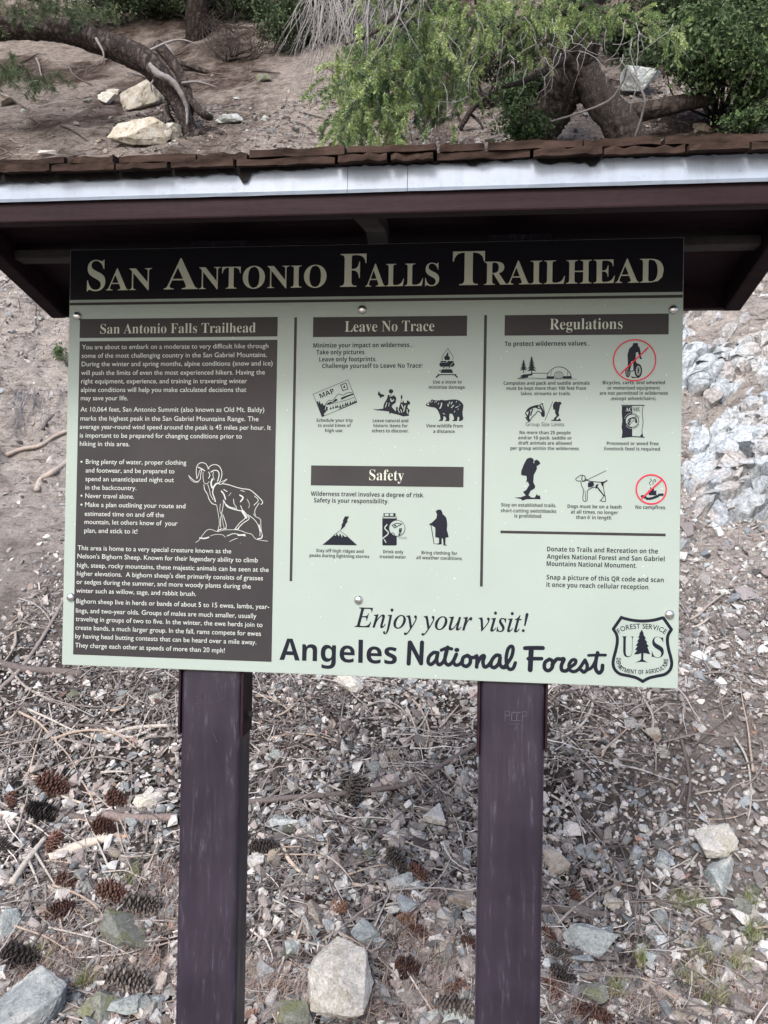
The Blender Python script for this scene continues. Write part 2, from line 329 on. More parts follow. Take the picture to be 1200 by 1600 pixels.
x2 = rng.uniform(-2.0, 2.6, 5200); y2 = .28+1.9*rng.random(5200)**1.35; x2, y2 = keep(x2, y2, np.clip(.25+1.1*vn(x2*2.2+5, y2*2.2, 7), 0, 1)*np.clip(1.3-y2*.45, .2, 1)); s2 = np.clip(np.exp(rng.normal(math.log(.019), .38, len(x2))), .010, .048)
g2_ = scatter(x2, y2, s2, .38, .5, np.array([(.40, .385, .36), (.27, .295, .305), (.34, .30, .27), (.50, .49, .47), (.22, .235, .235), (.30, .26, .24)]), np.array([.25, .22, .2, .13, .1, .1]), rng.random(len(x2))*.006)
g = (np.concatenate([g[0], g2_[0]]), np.concatenate([g[1], g2_[1]+len(g[0])]), np.concatenate([g[2], g2_[2]]))
tag(build('gravel', g[0], g[1], M['pebble'], col=g[2]), 'grey and tan angular gravel chips covering the slope behind the posts', kind='stuff')
# finer chips and rubble on the bank and the slope above
x = rng.uniform(-5, 6, 90000); y = 2.2+7.7*rng.random(90000)**1.5
x, y = keep(x, y, np.clip(vn(x*1.7, y*1.7, 2)*1.5-.30, .20, 1)); sz = np.clip(np.exp(rng.normal(math.log(.010), .6, len(x)))*np.where(y > 5.5, 1.6, 1), .004, .09)
g = scatter(x, y, sz, .1); x2 = rng.uniform(1.0, 4.0, 7000); y2 = rng.uniform(2.2, 3.6, 7000); x2, y2 = keep(x2, y2, np.clip(1.3*vn(x2*2, y2*2, 5)-.1, .1, 1)); s2 = np.clip(np.exp(rng.normal(math.log(.013), .6, len(x2))), .005, .07); g2_ = scatter(x2, y2, s2, .2); g = (np.concatenate([g[0], g2_[0]]), np.concatenate([g[1], g2_[1]+len(g[0])]), np.concatenate([g[2], g2_[2]*np.array([1.0, 1.05, 1.08])]))
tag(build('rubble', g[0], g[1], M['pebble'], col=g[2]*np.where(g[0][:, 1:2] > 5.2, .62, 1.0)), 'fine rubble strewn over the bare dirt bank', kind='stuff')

# ------------------------------------------------------------------ fine litter: needles, broken twigs, bark flakes
def sticks(n, xr, yr, lr, rr, pal, bend=.25, lift=.01, dens=None, seed=1):
    r = np.random.default_rng(seed); x = r.uniform(*xr, n); y = r.uniform(*yr, n)
    if dens is not None: s = r.random(n) < dens(x, y); x, y = x[s], y[s]; n = len(x)
    L = np.exp(r.uniform(math.log(lr[0]), math.log(lr[1]), n)); a = r.uniform(0, 2*math.pi, n); rad = r.uniform(*rr, n)
    S = 5; ts = np.linspace(-.5, .5, S); k = r.normal(0, bend, n); pts = np.zeros((n, S, 3))
    for i, t in enumerate(ts):
        off = k*L*(t*t-.12); pts[:, i, 0] = x+np.cos(a)*L*t-np.sin(a)*off; pts[:, i, 1] = y+(np.sin(a)*L*t+np.cos(a)*off)*.8
    pts[:, :, 2] = ground(pts[:, :, 0], pts[:, :, 1])+(r.random(n)*lift+.004)[:, None]+r.normal(0, .004, (n, S))
    T = np.gradient(pts, axis=1); T /= np.linalg.norm(T, axis=2)[:, :, None]; u = np.cross(T, np.array([.2, -.3, .93])); u /= np.linalg.norm(u, axis=2)[:, :, None]; v = np.cross(T, u)
    tp = 1-.55*np.linspace(0, 1, S); V = np.zeros((n, S, 3, 3))
    for j in range(3):
        an = 2*math.pi*j/3; V[:, :, j] = pts+(u*math.cos(an)+v*math.sin(an))*(rad[:, None]*tp[None])[:, :, None]
    f = np.array([(i*3+j, i*3+(j+1) % 3, (i+1)*3+(j+1) % 3, (i+1)*3+j) for i in range(S-1) for j in range(3)])
    F = (f[None]+np.arange(n)[:, None, None]*S*3).reshape(-1, 4); c = pal[r.integers(0, len(pal), n)]*(.7+.6*r.random((n, 1)))
    return V.reshape(-1, 3), F, np.repeat(c, S*3, 0)
GREYW = np.array([(.17, .158, .162), (.10, .092, .096), (.23, .215, .218), (.38, .36, .355), (.065, .058, .061), (.19, .165, .155)])
def twig_density(x, y): return np.clip(.10+2.0*(vn(x*1.5+9, y*1.8, 1)-.25), .06, 1)*np.clip(1.5-x*.75, .15, 1)*np.clip(1.2-(y-2.0)/1.0, .03, 1)
Q = [sticks(17000, (-2.2, 2.9), (.3, 3.2), (.03, .13), (.0009, .0019), GREYW, .25, .02, twig_density, 1),
     sticks(12500, (-2.2, 2.9), (.3, 3.0), (.08, .36), (.0014, .0042), GREYW, .22, .03, twig_density, 2),
     sticks(5000, (-2.0, 2.4), (.28, 1.15), (.05, .14), (.0007, .0012), np.array([(.32, .20, .15), (.26, .15, .115), (.38, .27, .21)]), .3, .025, lambda x, y: np.clip(1.3*vn(x*2+1, y*2, 5), 0, 1), 3),
     sticks(9000, (-7, 7), (4.5, 12), (.06, .5), (.002, .007), np.array([(.10, .075, .065), (.06, .045, .04), (.16, .13, .12), (.24, .21, .2)]), .25, .03, lambda x, y: np.clip(1.8*vn(x*.7+1, y*.7, 5)-.3, .05, 1), 4)]
V = np.concatenate([q[0] for q in Q]); o = np.cumsum([0]+[len(q[0]) for q in Q[:-1]])
tag(build('twig_litter', V, np.concatenate([q[1]+k for q, k in zip(Q, o)]), M['twig'], col=np.concatenate([q[2] for q in Q])), 'fine grey needle and twig litter matted over the gravel', kind='stuff')
# dry leaves and bark flakes
n = 2600; x = rng.uniform(-2.2, 2.9, n); y = .3+2.3*rng.random(n)**1.2
x, y = keep(x, y, np.clip(1.4*vn(x*2+3, y*2, 4)-.1, .05, 1)); n = len(x); CH = CHIPS
CHIPS = [(np.c_[v[:, 0]*1.0, v[:, 1]*.62, v[:, 2]*.14+.25*v[:, 0]**2], f) for v, f in CHIPS[:8]]
g = scatter(x, y, np.clip(np.exp(rng.normal(math.log(.016), .35, n)), .008, .035), .3, .5, np.array([(.27, .19, .15), (.20, .125, .10), (.34, .275, .225), (.15, .105, .09), (.37, .33, .29)]), np.ones(5)/5, rng.random(n)*.014); CHIPS = CH
tag(build('dry_leaf_litter', g[0], g[1], M['pebble'], col=g[2]), 'curled tan dry leaves and bark flakes scattered over the gravel', kind='stuff')
# grass: dry pinkish cheatgrass and a few green tufts
def blades(n, cen, spread, h, pal, seed, lean=.6, wd=.0016):
    r = np.random.default_rng(seed); k = r.integers(0, len(cen), n); c = np.array(cen)[k]; x = c[:, 0]+r.normal(0, 1, n)*c[:, 2]*spread; y = c[:, 1]+r.normal(0, 1, n)*c[:, 2]*spread*.7
    z = ground(x, y); H = h*(.5+.8*r.random(n)); a = r.uniform(0, 2*math.pi, n); ln = lean*(.3+r.random(n)); S = 4; V = np.zeros((n, S, 2, 3)); wv = wd*(.6+.8*r.random(n))
    for i in range(S):
        t = i/(S-1); p = np.stack([x+np.cos(a)*H*ln*t*t, y+np.sin(a)*H*ln*t*t, z+H*t*(1-.35*ln*t)], 1); sd = np.stack([-np.sin(a+.6), np.cos(a+.6), np.zeros(n)], 1)*(wv*(1-.9*t))[:, None]
        V[:, i, 0] = p-sd; V[:, i, 1] = p+sd
    f = np.array([(2*i, 2*i+1, 2*i+3, 2*i+2) for i in range(S-1)]); F = (f[None]+np.arange(n)[:, None, None]*S*2).reshape(-1, 4)
    cc = pal[r.integers(0, len(pal), n)]*(.75+.5*r.random((n, 1))); return V.reshape(-1, 3), F, np.repeat(cc, S*2, 0)
def centres(L): return [(*hit(px, py)[:2], rr*dist(hit(px, py))/FPX) for px, py, rr in L]
dry = centres([(60, 1400, 60), (150, 1470, 60), (120, 1530, 50), (250, 1440, 30), (230, 1530, 40), (60, 1520, 50), (330, 1500, 1), (410, 1530, 45), (440, 1560, 40), (610, 1500, 45), (660, 1480, 40), (700, 1530, 45), (680, 1570, 40), (1150, 1540, 50), (1000, 1580, 50), (880, 1580, 40), (1180, 1590, 50), (250, 1380, 30), (20, 1560, 50), (590, 1590, 40)])
green = centres([(55, 1510, 14), (130, 1545, 10), (205, 1380, 12), (1060, 1420, 16), (1085, 1425, 12), (1080, 1540, 20), (1100, 1500, 22), (1000, 1510, 10), (1150, 1520, 25), (1180, 1470, 18), (1120, 1575, 25), (960, 1560, 14), (345, 1510, 1), (1170, 1420, 12)])
DRYP = np.array([(.33, .245, .22), (.40, .32, .295), (.25, .18, .16), (.42, .36, .31)]); GRNP = np.array([(.15, .19, .075), (.21, .24, .12), (.26, .25, .14)])
a = blades(4200, dry, .70, .075, DRYP, 8, 1.0, .0013); b = blades(1300, green, .6, .07, GRNP, 9, .6, .0014)
tag(build('grass', np.concatenate([a[0], b[0]]), np.concatenate([a[1], b[1]+len(a[0])]), M['grass'], col=np.concatenate([a[2], b[2]])), 'dry pinkish grass with thin green tufts at the foot of the slope', kind='stuff')
# ------------------------------------------------------------------ the sign shelter
kiosk = empty('trailhead_sign', (0, 0.05, 0))
tag(kiosk, 'brown two-post trailhead sign with a shake roof and pale green panel', 'information sign')
KO = np.array([0, .05, 0])
def kpart(mb, name, mt, parent=None, smooth=False):
    o = mb.build(name, mt, None, smooth); o.parent = parent or kiosk
    if parent is None: o.location = (0, -.05, 0)
    return o
def bevel(o, wd, seg=2):
    b = o.modifiers.new('edge', 'BEVEL'); b.width = wd; b.segments = seg; b.limit_method = 'ANGLE'; b.harden_normals = False
def rbox(mb, a, b, r, seg=3):
    """vertical box with rounded vertical corners"""
    x0, y0, z0 = a; x1, y1, z1 = b; ring = []
    for cx, cyy, a0 in ((x1-r, y1-r, 0), (x0+r, y1-r, 90), (x0+r, y0+r, 180), (x1-r, y0+r, 270)):
        for k in range(seg+1): an = R(a0+90*k/seg); ring.append((cx+r*math.cos(an), cyy+r*math.sin(an)))
    n = len(ring); V = [(*p, z0) for p in ring]+[(*p, z1) for p in ring]
    mb.add(V, [(i, (i+1) % n, n+(i+1) % n, n+i) for i in range(n)]+[tuple(range(n))[::-1], tuple(range(n, 2*n))])
for (xa, xb, sgn) in ((-.354, -.231, 0), (.2375, .360, 1)):
    m = MB(); rbox(m, (xa, .0075, -.1), (xb, .088, 2.150), .012, 4); post = kpart(m, 'post', M['paint'], smooth=False); bevel(post, .0015, 1)
    post.data.polygons.foreach_set('use_smooth', [False]*len(post.data.polygons))
    if sgn == 0: post['label'] = 'scuffed brown square post under the text-heavy end of the panel'
    for xs in (xa-.0045, xb+.0005):
        m = MB(); m.box((xs, .0075, 1.165 if xs > xb or sgn == 0 else 1.15), (xs+.004, .075, 1.98)); kb = kpart(m, 'bracket', M['paint_roof'], post); kb.matrix_parent_inverse = Matrix.Identity(4)
    for zz in (1.20, 1.62):
        m = MB(); m.tube([(xa-.012, .045, zz), (xb+.012, .045, zz)], .009, 6); kpart(m, 'bolt', M['black'], post)
    # scratched marks in the paint
    m = MB(); rs = np.random.default_rng(7+sgn)
    def scr(P): m.tube([on_y(px, py, .0072) for px, py in P], .0006, 3)
    if sgn == 0:
        for P in [[(303, 1090), (318, 1086), (304, 1098)], [(306, 1100), (320, 1097)], [(320, 1085), (324, 1100), (334, 1098)], [(338, 1072), (345, 1095), (352, 1090)], [(308, 1112), (318, 1106)], [(334, 1146), (339, 1160)]]: scr(P)
    else:
        for P in [[(789, 1126), (789, 1111), (796, 1111), (796, 1118), (789, 1118)], [(806, 1113), (800, 1113), (799, 1126), (806, 1126)], [(813, 1113), (808, 1113), (807, 1126), (813, 1126)], [(816, 1127), (816, 1112), (822, 1112), (822, 1119), (816, 1119)], [(795, 1132), (812, 1131)], [(804, 1141), (807, 1134), (810, 1141)]]: scr(P)
    kpart(m, 'scratch', M['scratch'], post)
# roof: gable with the ridge along x
RX0, RX1, YF, YR, YC = -.815, .808, -.300, .335, .0175; ZE = 2.133; PIT = math.tan(R(13)); TH = .012
ZR = ZE+(YC-YF)*PIT; ZB = ZR-(YR-YC)*PIT
m = MB()
m.add([(RX0, YF, ZE), (RX1, YF, ZE), (RX1, YC, ZR), (RX0, YC, ZR), (RX0, YF, ZE+TH), (RX1, YF, ZE+TH), (RX1, YC, ZR+TH), (RX0, YC, ZR+TH)], [(0,3,2,1),(4,5,6,7),(0,1,5,4),(1,2,6,5),(2,3,7,6),(3,0,4,7)])
m.add([(RX0, YC+.0005, ZR), (RX1, YC+.0005, ZR), (RX1, YR, ZB), (RX0, YR, ZB), (RX0, YC+.0005, ZR+TH), (RX1, YC+.0005, ZR+TH), (RX1, YR, ZB+TH), (RX0, YR, ZB+TH)], [(0,3,2,1),(4,5,6,7),(0,1,5,4),(1,2,6,5),(2,3,7,6),(3,0,4,7)])
roof = kpart(m, 'roof_deck', M['paint_roof'])
m = MB(); m.box((RX0+.002, YF-.002, 2.071), (RX1-.002, YF+.020, ZE-.0005)); f = kpart(m, 'fascia', M['paint_roof'], roof); bevel(f, .003)
f['label'] = 'brown fascia board under the white flashing'
m = MB(); m.box((RX0+.002, YR-.020, 2.0865), (RX1-.002, YR+.001, ZB+TH-.001)); f = kpart(m, 'fascia', M['paint_roof'], roof); bevel(f, .003)
for xx in (RX0, RX1-.036):                                             # barge boards along the gable ends
    for ya, za, yb, zb in ((YF+.021, ZE+.021*PIT, YC-.001, ZR-.001*PIT), (YC+.001, ZR-.001*PIT, YR-.021, ZB+.021*PIT)):
        m = MB(); h = .058; za -= .0006; zb -= .0006
        m.add([(xx, ya, za-h), (xx+.036, ya, za-h), (xx+.036, yb, zb-h), (xx, yb, zb-h), (xx, ya, za), (xx+.036, ya, za), (xx+.036, yb, zb), (xx, yb, zb)], [(0,3,2,1),(4,5,6,7),(0,1,5,4),(1,2,6,5),(2,3,7,6),(3,0,4,7)])
        b_ = kpart(m, 'barge_board', M['paint_roof'], roof); bevel(b_, .003)
m = MB(); m.box((RX0+.037, .0895, 2.150), (RX1-.037, .128, 2.170)); bm_ = kpart(m, 'ridge_beam', M['beam'], roof); bevel(bm_, .003)
for xx in (.0, ):
    for ya, yb, za, zb in ((YF+.021, YC, ZE+.021*PIT, ZR), (YC+.0005, .0885, ZR, ZR-.071*PIT)):
        m = MB(); h = .042
        m.add([(xx, ya, za-h), (xx+.04, ya, za-h), (xx+.04, yb, zb-h), (xx, yb, zb-h), (xx, ya, za-.001), (xx+.04, ya, za-.001), (xx+.04, yb, zb-.001), (xx, yb, zb-.001)], [(0,3,2,1),(4,5,6,7),(0,1,5,4),(1,2,6,5),(2,3,7,6),(3,0,4,7)])
        kpart(m, 'rafter', M['beam'], roof)
# white metal flashing in three lengths, torn roofing felt over its top edge
rs = np.random.default_rng(4)
xs_ = [RX0-.002, -.0137+.0, .1075, RX1+.002]
for a_, b_ in ((RX0-.002, .0138), (.0145, .1066), (.1074, RX1+.002)):
    m = MB(); n = max(2, int((b_-a_)/.04)); V = []
    for k in range(n+1):
        xx = a_+(b_-a_)*k/n; wv = .0004*math.sin(xx*9)+.00025*rs.normal()
        V += [(xx, YF-.0075, 2.1020+wv*.6), (xx, YF-.0098+wv, 2.1065), (xx, YF-.0062+wv, 2.1080), (xx, YF-.0058+wv, 2.1475), (xx, YF+.03, ZE+TH+.0055)]
    m.add(V, [(5*k+j, 5*k+5+j, 5*k+6+j, 5*k+1+j) for k in range(n) for j in range(4)])
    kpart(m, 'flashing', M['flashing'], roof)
m = MB(); n = 220; top = []; bot = []; lo = 0
for k in range(n+1):
    xx = RX0+(RX1-RX0)*k/n; px = 600+(xx-.09)/.00094
    d = .0005+.003*vn(xx*40, 1.5)+.0015*rs.random()
    if 240 < px < 370: d += .007*vn(xx*60, 7.5)**2+(.010 if 338 < px < 352 else 0)
    if 720 < px < 930: d += .006*vn(xx*50, 3.3)+(.008 if 905 < px < 918 else 0)
    if 730 < px < 830: d -= .004
    top.append((xx, YF-.0078-.003*rs.random(), 2.1468)); bot.append((xx, YF-.0085-.004*rs.random(), 2.1445-d*1.1-.0085*max(0, min(1, (520-px)/420))))
V = top+bot+[(p[0], p[1]+.0012, p[2]) for p in top]+[(p[0], p[1]+.0012, p[2]) for p in bot]; q = n+1
m.add(V, [(k, q+k, q+k+1, k+1) for k in range(n)]+[(2*q+k, 2*q+k+1, 3*q+k+1, 3*q+k) for k in range(n)]+[(q+k, 3*q+k, 3*q+k+1, q+k+1) for k in range(n)])
kpart(m, 'roofing_felt', M['felt'], roof)
# wood shakes
m = MB(); rs = np.random.default_rng(21)
def shake(x0, x1, ya, yb, zoff, th, front):
    """one split shake lying on the slope; butt end at ya (towards the eave)"""
    s = 1 if front else -1; e0 = YF if front else YR; ze = ZE if front else ZB; V = []; nn = 9
    for (yy, t_) in ((ya, th), (yb, th*.45)):
        for k in range(nn):
            xx = x0+(x1-x0)*k/(nn-1); jy = .0018*rs.normal() if yy == ya else 0; zz = ze+abs(yy-e0)*PIT*(1 if (yy-e0)*s > 0 else -1)+TH+zoff
            V.append((xx, yy+jy, zz)); V.append((xx, yy+jy+.0012*rs.normal(), zz+t_*(1+.08*rs.normal())))
    q = nn*2; F = []
    for k in range(nn-1):
        F += [(2*k, 2*k+2, 2*k+3, 2*k+1), (q+2*k, q+2*k+1, q+2*k+3, q+2*k+2), (2*k+1, 2*k+3, q+2*k+3, q+2*k+1), (2*k, q+2*k, q+2*k+2, 2*k+2)]
    F += [(0, 1, q+1, q), (q-2, 2*q-2, 2*q-1, q-1)]
    m.add(V, F)
for front in (True, False):
    e0, dr = (YF, 1) if front else (YR, -1)
    for row, (off, zo, ln) in enumerate(((-.026, .002, .20), (-.020, .0145, .19), (.09, .019, .17), (.20, .021, .12))):
        xx = RX0-.012+.04*rs.random()-.04
        while xx < RX1+.015:
            wd = .06+.10*rs.random(); ya = e0+dr*(off+.005*rs.normal()); shake(max(xx, RX0-.015), min(xx+wd, RX1+.018), ya, e0+dr*(off+ln), zo+.0010*rs.normal(), .0110*(.85+.3*rs.random()), front); xx += wd+.003+.003*rs.random()
kpart(m, 'roof_shingle', M['shake'], roof)
# ------------------------------------------------------------------ the panel and everything printed on it
PW, PH, PZ = 1.2, .8386, 1.715
m = MB(); m.box((-PW/2, 0, PZ-PH/2), (PW/2, .0065, PZ+PH/2)); panel = kpart(m, 'sign_panel', M['panel']); bevel(panel, .0012, 2); panel['label'] = 'pale green printed panel with dark title band'
LAY = .0004
def uv(px, py): p = on_y(px, py, 0.0); return p[0], p[2]
def fl(mb, pts, lay, m=0):
    """flat polygon given in panel coordinates"""
    n = len(pts); a = sum(pts[i][0]*pts[(i+1) % n][1]-pts[(i+1) % n][0]*pts[i][1] for i in range(n))
    if a < 0: pts = pts[::-1]
    mb.add([(p[0], -LAY*lay, p[1]) for p in pts], [tuple(range(n))], m)
def flpx(mb, pts, lay, org=(0, 0, 1), m=0): fl(mb, [uv(org[0]+a/org[2], org[1]+b/org[2]) for a, b in pts], lay, m)
def rect(mb, x0, y0, x1, y1, lay, m=0):
    """x0,y0 upper corner and x1,y1 lower corner, both photograph pixels measured along the same end of the rectangle"""
    a, b = uv(x0, y0), uv(x1, y1); fl(mb, [(a[0], a[1]), (b[0], a[1]), (b[0], b[1]), (a[0], b[1])], lay, m)
_sl = [0]
def stroke(mb, pts, wd, lay, org=(0, 0, 1), smooth=True, taper=None, cap=True, m=0):
    """brush stroke: a mitred ribbon with round ends; wd in panel metres (or via org scale when given in pixels)"""
    P = np.array([uv(org[0]+a/org[2], org[1]+b/org[2]) for a, b in pts]); wd = wd*.00125/org[2]
    if smooth and len(P) > 2: P = cr(P, 5)
    n = len(P); T = np.gradient(P, axis=0) if n > 2 else np.repeat(P[1:]-P[:1], 2, 0); T /= np.linalg.norm(T, axis=1)[:, None]+1e-12; N = np.stack([-T[:, 1], T[:, 0]], 1)
    W = np.full(n, wd/2) if taper is None else wd/2*lerp_to(taper, n)
    y0 = -LAY*lay; V = []; st = 6e-6
    for i in range(n): V += [(P[i][0]+N[i][0]*W[i], y0-st*i, P[i][1]+N[i][1]*W[i]), (P[i][0]-N[i][0]*W[i], y0-st*i, P[i][1]-N[i][1]*W[i])]
    mb.add(V, [(2*i, 2*i+1, 2*i+3, 2*i+2) for i in range(n-1)], m)
    if cap:
        for i, sg in ((0, -1), (n-1, 1)):
            a0 = math.atan2(T[i][1]*sg, T[i][0]*sg); c = [(P[i][0]+W[i]*math.cos(a0+R(t)), y0-st*i, P[i][1]+W[i]*math.sin(a0+R(t))) for t in range(-90, 91, 20)]
            mb.add(c, [tuple(range(len(c)))], m)
def ringpx(mb, cx, cyy, r0, r1, lay, org=(0, 0, 1), m=0, n=48):
    u, v = uv(org[0]+cx/org[2], org[1]+cyy/org[2]); k = .00125/org[2]; V = []
    for i in range(n):
        a = 2*math.pi*i/n; V += [(u+r0*k*math.cos(a), -LAY*lay, v+r0*k*math.sin(a)), (u+r1*k*math.cos(a), -LAY*lay, v+r1*k*math.sin(a))]
    mb.add(V, [(2*i, 2*((i+1) % n), 2*((i+1) % n)+1, 2*i+1) for i in range(n)], m)
def disc(mb, cx, cyy, r, lay, org=(0, 0, 1), m=0, ry=None, n=24, rot=0):
    flpx(mb, [(cx+r*math.cos(2*math.pi*i/n)*math.cos(rot)-(ry or r)*math.sin(2*math.pi*i/n)*math.sin(rot), cyy+r*math.cos(2*math.pi*i/n)*math.sin(rot)+(ry or r)*math.sin(2*math.pi*i/n)*math.cos(rot)) for i in range(n)], lay, org, m)
# type: Blender's built-in font with its mathematical alphabets (bold serif, italic serif, bold sans)
def style(s, st):
    U, l, d = {'serif': (0x1D400, 0x1D41A, 0x1D7CE), 'italic': (0x1D434, 0x1D44E, None), 'sans': (0x1D5D4, 0x1D5EE, 0x1D7EC), 'plain': (None, None, None)}[st]; out = ''
    for ch in s:
        if U and 'A' <= ch <= 'Z': out += chr(U+ord(ch)-65)
        elif l and 'a' <= ch <= 'z': out += chr(l+ord(ch)-97) if not (st == 'italic' and ch == 'h') else '\u210e'
        elif d and ch.isdigit(): out += chr(d+int(ch))
        else: out += ch
    return out
_fc = {}
def glyphs(s, st, off=0.0):
    k = (s, st, off)
    if k not in _fc:
        c = bpy.data.curves.new('type', 'FONT'); c.body = style(s, st); c.offset = off; c.resolution_u = 3; o = bpy.data.objects.new('type', c); C.objects.link(o)
        dg = bpy.context.evaluated_depsgraph_get(); dg.update(); me = o.evaluated_get(dg).to_mesh()
        V = np.array([v.co[:2] for v in me.vertices]); F = [tuple(p.vertices) for p in me.polygons]
        o.evaluated_get(dg).to_mesh_clear(); bpy.data.objects.remove(o); bpy.data.curves.remove(c); _fc[k] = (V, F)
    return _fc[k]
CAPH = {st: glyphs('H', st)[0][:, 1].max() for st in ('serif', 'italic', 'sans', 'plain')}
def put(mb, V, F, lay): mb.add([(a, -LAY*lay, b) for a, b in V], F)
def text(mb, s, st, x0, x1, y, cap, lay=2, off=0.0):
    """a line of type between photograph columns x0 and x1, baseline y at its middle, capital height in pixels"""
    V, F = glyphs(s, st, off); (u0, _), (u1, _), (_, v) = uv(x0, y), uv(x1, y), uv((x0+x1)/2, y)
    k = cap*.00125/CAPH[st]; a, b = V[:, 0].min(), V[:, 0].max()
    put(mb, np.stack([u0+(V[:, 0]-a)*(u1-u0)/(b-a), v+V[:, 1]*k], 1), F, lay)
def arc_text(mb, s, st, pts, size, lay, org, off=0.0, sq=1.0):
    P = np.array([uv(org[0]+a/org[2], org[1]+b/org[2]) for a, b in pts]); P = cr(P, 12); L = np.r_[0, np.cumsum(np.linalg.norm(np.diff(P, axis=0), axis=1))]
    k = size*.00125/org[2]/CAPH[st]; adv = []
    hh = np.ptp(glyphs('HH', st)[0][:, 0])
    for ch in s: adv.append(.28 if ch == ' ' else np.ptp(glyphs('H'+ch+'H', st)[0][:, 0])-hh)
    tot = sum(adv); fit = L[-1]/tot; acc = 0
    for ch, ad in zip(s, adv):
        if ch != ' ':
            t = (acc+ad/2)*fit; p = np.array([np.interp(t, L, P[:, 0]), np.interp(t, L, P[:, 1])]); q = np.array([np.interp(t+.0008, L, P[:, 0]), np.interp(t+.0008, L, P[:, 1])])-np.array([np.interp(t-.0008, L, P[:, 0]), np.interp(t-.0008, L, P[:, 1])])
            q /= np.linalg.norm(q)+1e-12; V, F = glyphs(ch, st, off); c = (V[:, 0].min()+V[:, 0].max())/2
            X = (V[:, 0]-c)*min(fit, k*sq); Y = V[:, 1]*k; put(mb, np.stack([p[0]+X*q[0]-Y*q[1], p[1]+X*q[1]+Y*q[0]], 1), F, lay)
        acc += ad
def sub(mb, name, mt, label=None):
    o = kpart(mb, name, mt, panel)
    if label: o['label'] = label
    return o
# dark bands, rules and text block
m = MB(); a = uv(109.5, 390); b = uv(108.5, 469); fl(m, [(-PW/2+.0012, PZ+PH/2-.0014), (PW/2-.0012, PZ+PH/2-.0014), (PW/2-.0012, b[1]), (-PW/2+.0012, b[1])], 1)
sub(m, 'title_band', M['band_top'], 'dark band across the top of the panel')
m = MB(); c0, c1 = uv(108.5, 473.2)[1], uv(108.5, 477.3)[1]; fl(m, [(-PW/2+.0012, c0), (PW/2-.0012, c0), (PW/2-.0012, c1), (-PW/2+.0012, c1)], 1)
def bar(x, yt, xb, yb, wpx):
    a, b = uv(x, yt), uv(xb, yb); c = (a[0]+b[0])/2; h = wpx*.00125/2; fl(m, [(c-h, a[1]), (c+h, a[1]), (c+h, b[1]), (c-h, b[1])], 1)
bar(461.7, 496, 455, 908, 4.2); bar(759.6, 492.5, 751.3, 916.5, 4.2)
a, b = uv(782, 829), uv(1040, 836); t = 4.0*.00125; fl(m, [(a[0], a[1]), (b[0], a[1]), (b[0], a[1]-t), (a[0], a[1]-t)], 1)
sub(m, 'rule_line_marking', M['band'])
for nm, x0, y0, xr, yb_ in (('heading_band', 125, 498.6, 434, 528.2), ('heading_band', 489.5, 495.8, 730, 526.8), ('heading_band', 788.8, 492.6, 1045, 524.5), ('heading_band', 486.2, 727.2, 724.6, 758.3)):
    m = MB(); a = uv(x0, y0); b = uv(x0, yb_); u1 = uv(xr, y0)[0]; fl(m, [a, (u1, a[1]), (u1, b[1]), (a[0], b[1])], 1); sub(m, nm, M['band'])
m = MB(); a = uv(124.6, 533.3); b = uv(113.4, 1022.5); u1 = uv(433.6, 532)[0]; fl(m, [a, (u1, a[1]), (u1, b[1]), (a[0], b[1])], 1); sub(m, 'text_block', M['band'], 'dark block behind the long text')
# title in small capitals
m = MB()
def smallcaps(words_, y0x, y0, y1x, y1):
    for s, x0, x1, cap in words_:
        xm = (x0+x1)/2; y = y0+(y1-y0)*(xm-y0x)/(y1x-y0x); text(m, s, 'serif', x0, x1, y, cap, 2, -.004)
smallcaps([('S', 136, 164.5, 49), ('AN', 166, 237, 35), ('A', 256, 309, 49), ('NTONIO', 311, 510, 35), ('F', 531.5, 572, 52), ('ALLS', 571, 686, 35), ('T', 707, 757, 52.5), ('RAILHEAD', 756, 1036.5, 36)], 136, 454.5, 1036, 441.5)
sub(m, 'title_lettering', M['letter_title'], 'large cream small capitals naming the trailhead')
for s_, x0, x1, y, cap in (('San Antonio Falls Trailhead', 157, 399.5, 520.5, 15.5), ('Leave No Trace', 539, 678.5, 518, 16.5), ('Regulations', 859, 972.5, 514.6, 16.5), ('Safety', 577, 631, 750.6, 16.5)):
    m = MB(); text(m, s_, 'serif', x0, x1, y, cap, 2, -.008); sub(m, 'heading_lettering', M['letter'])

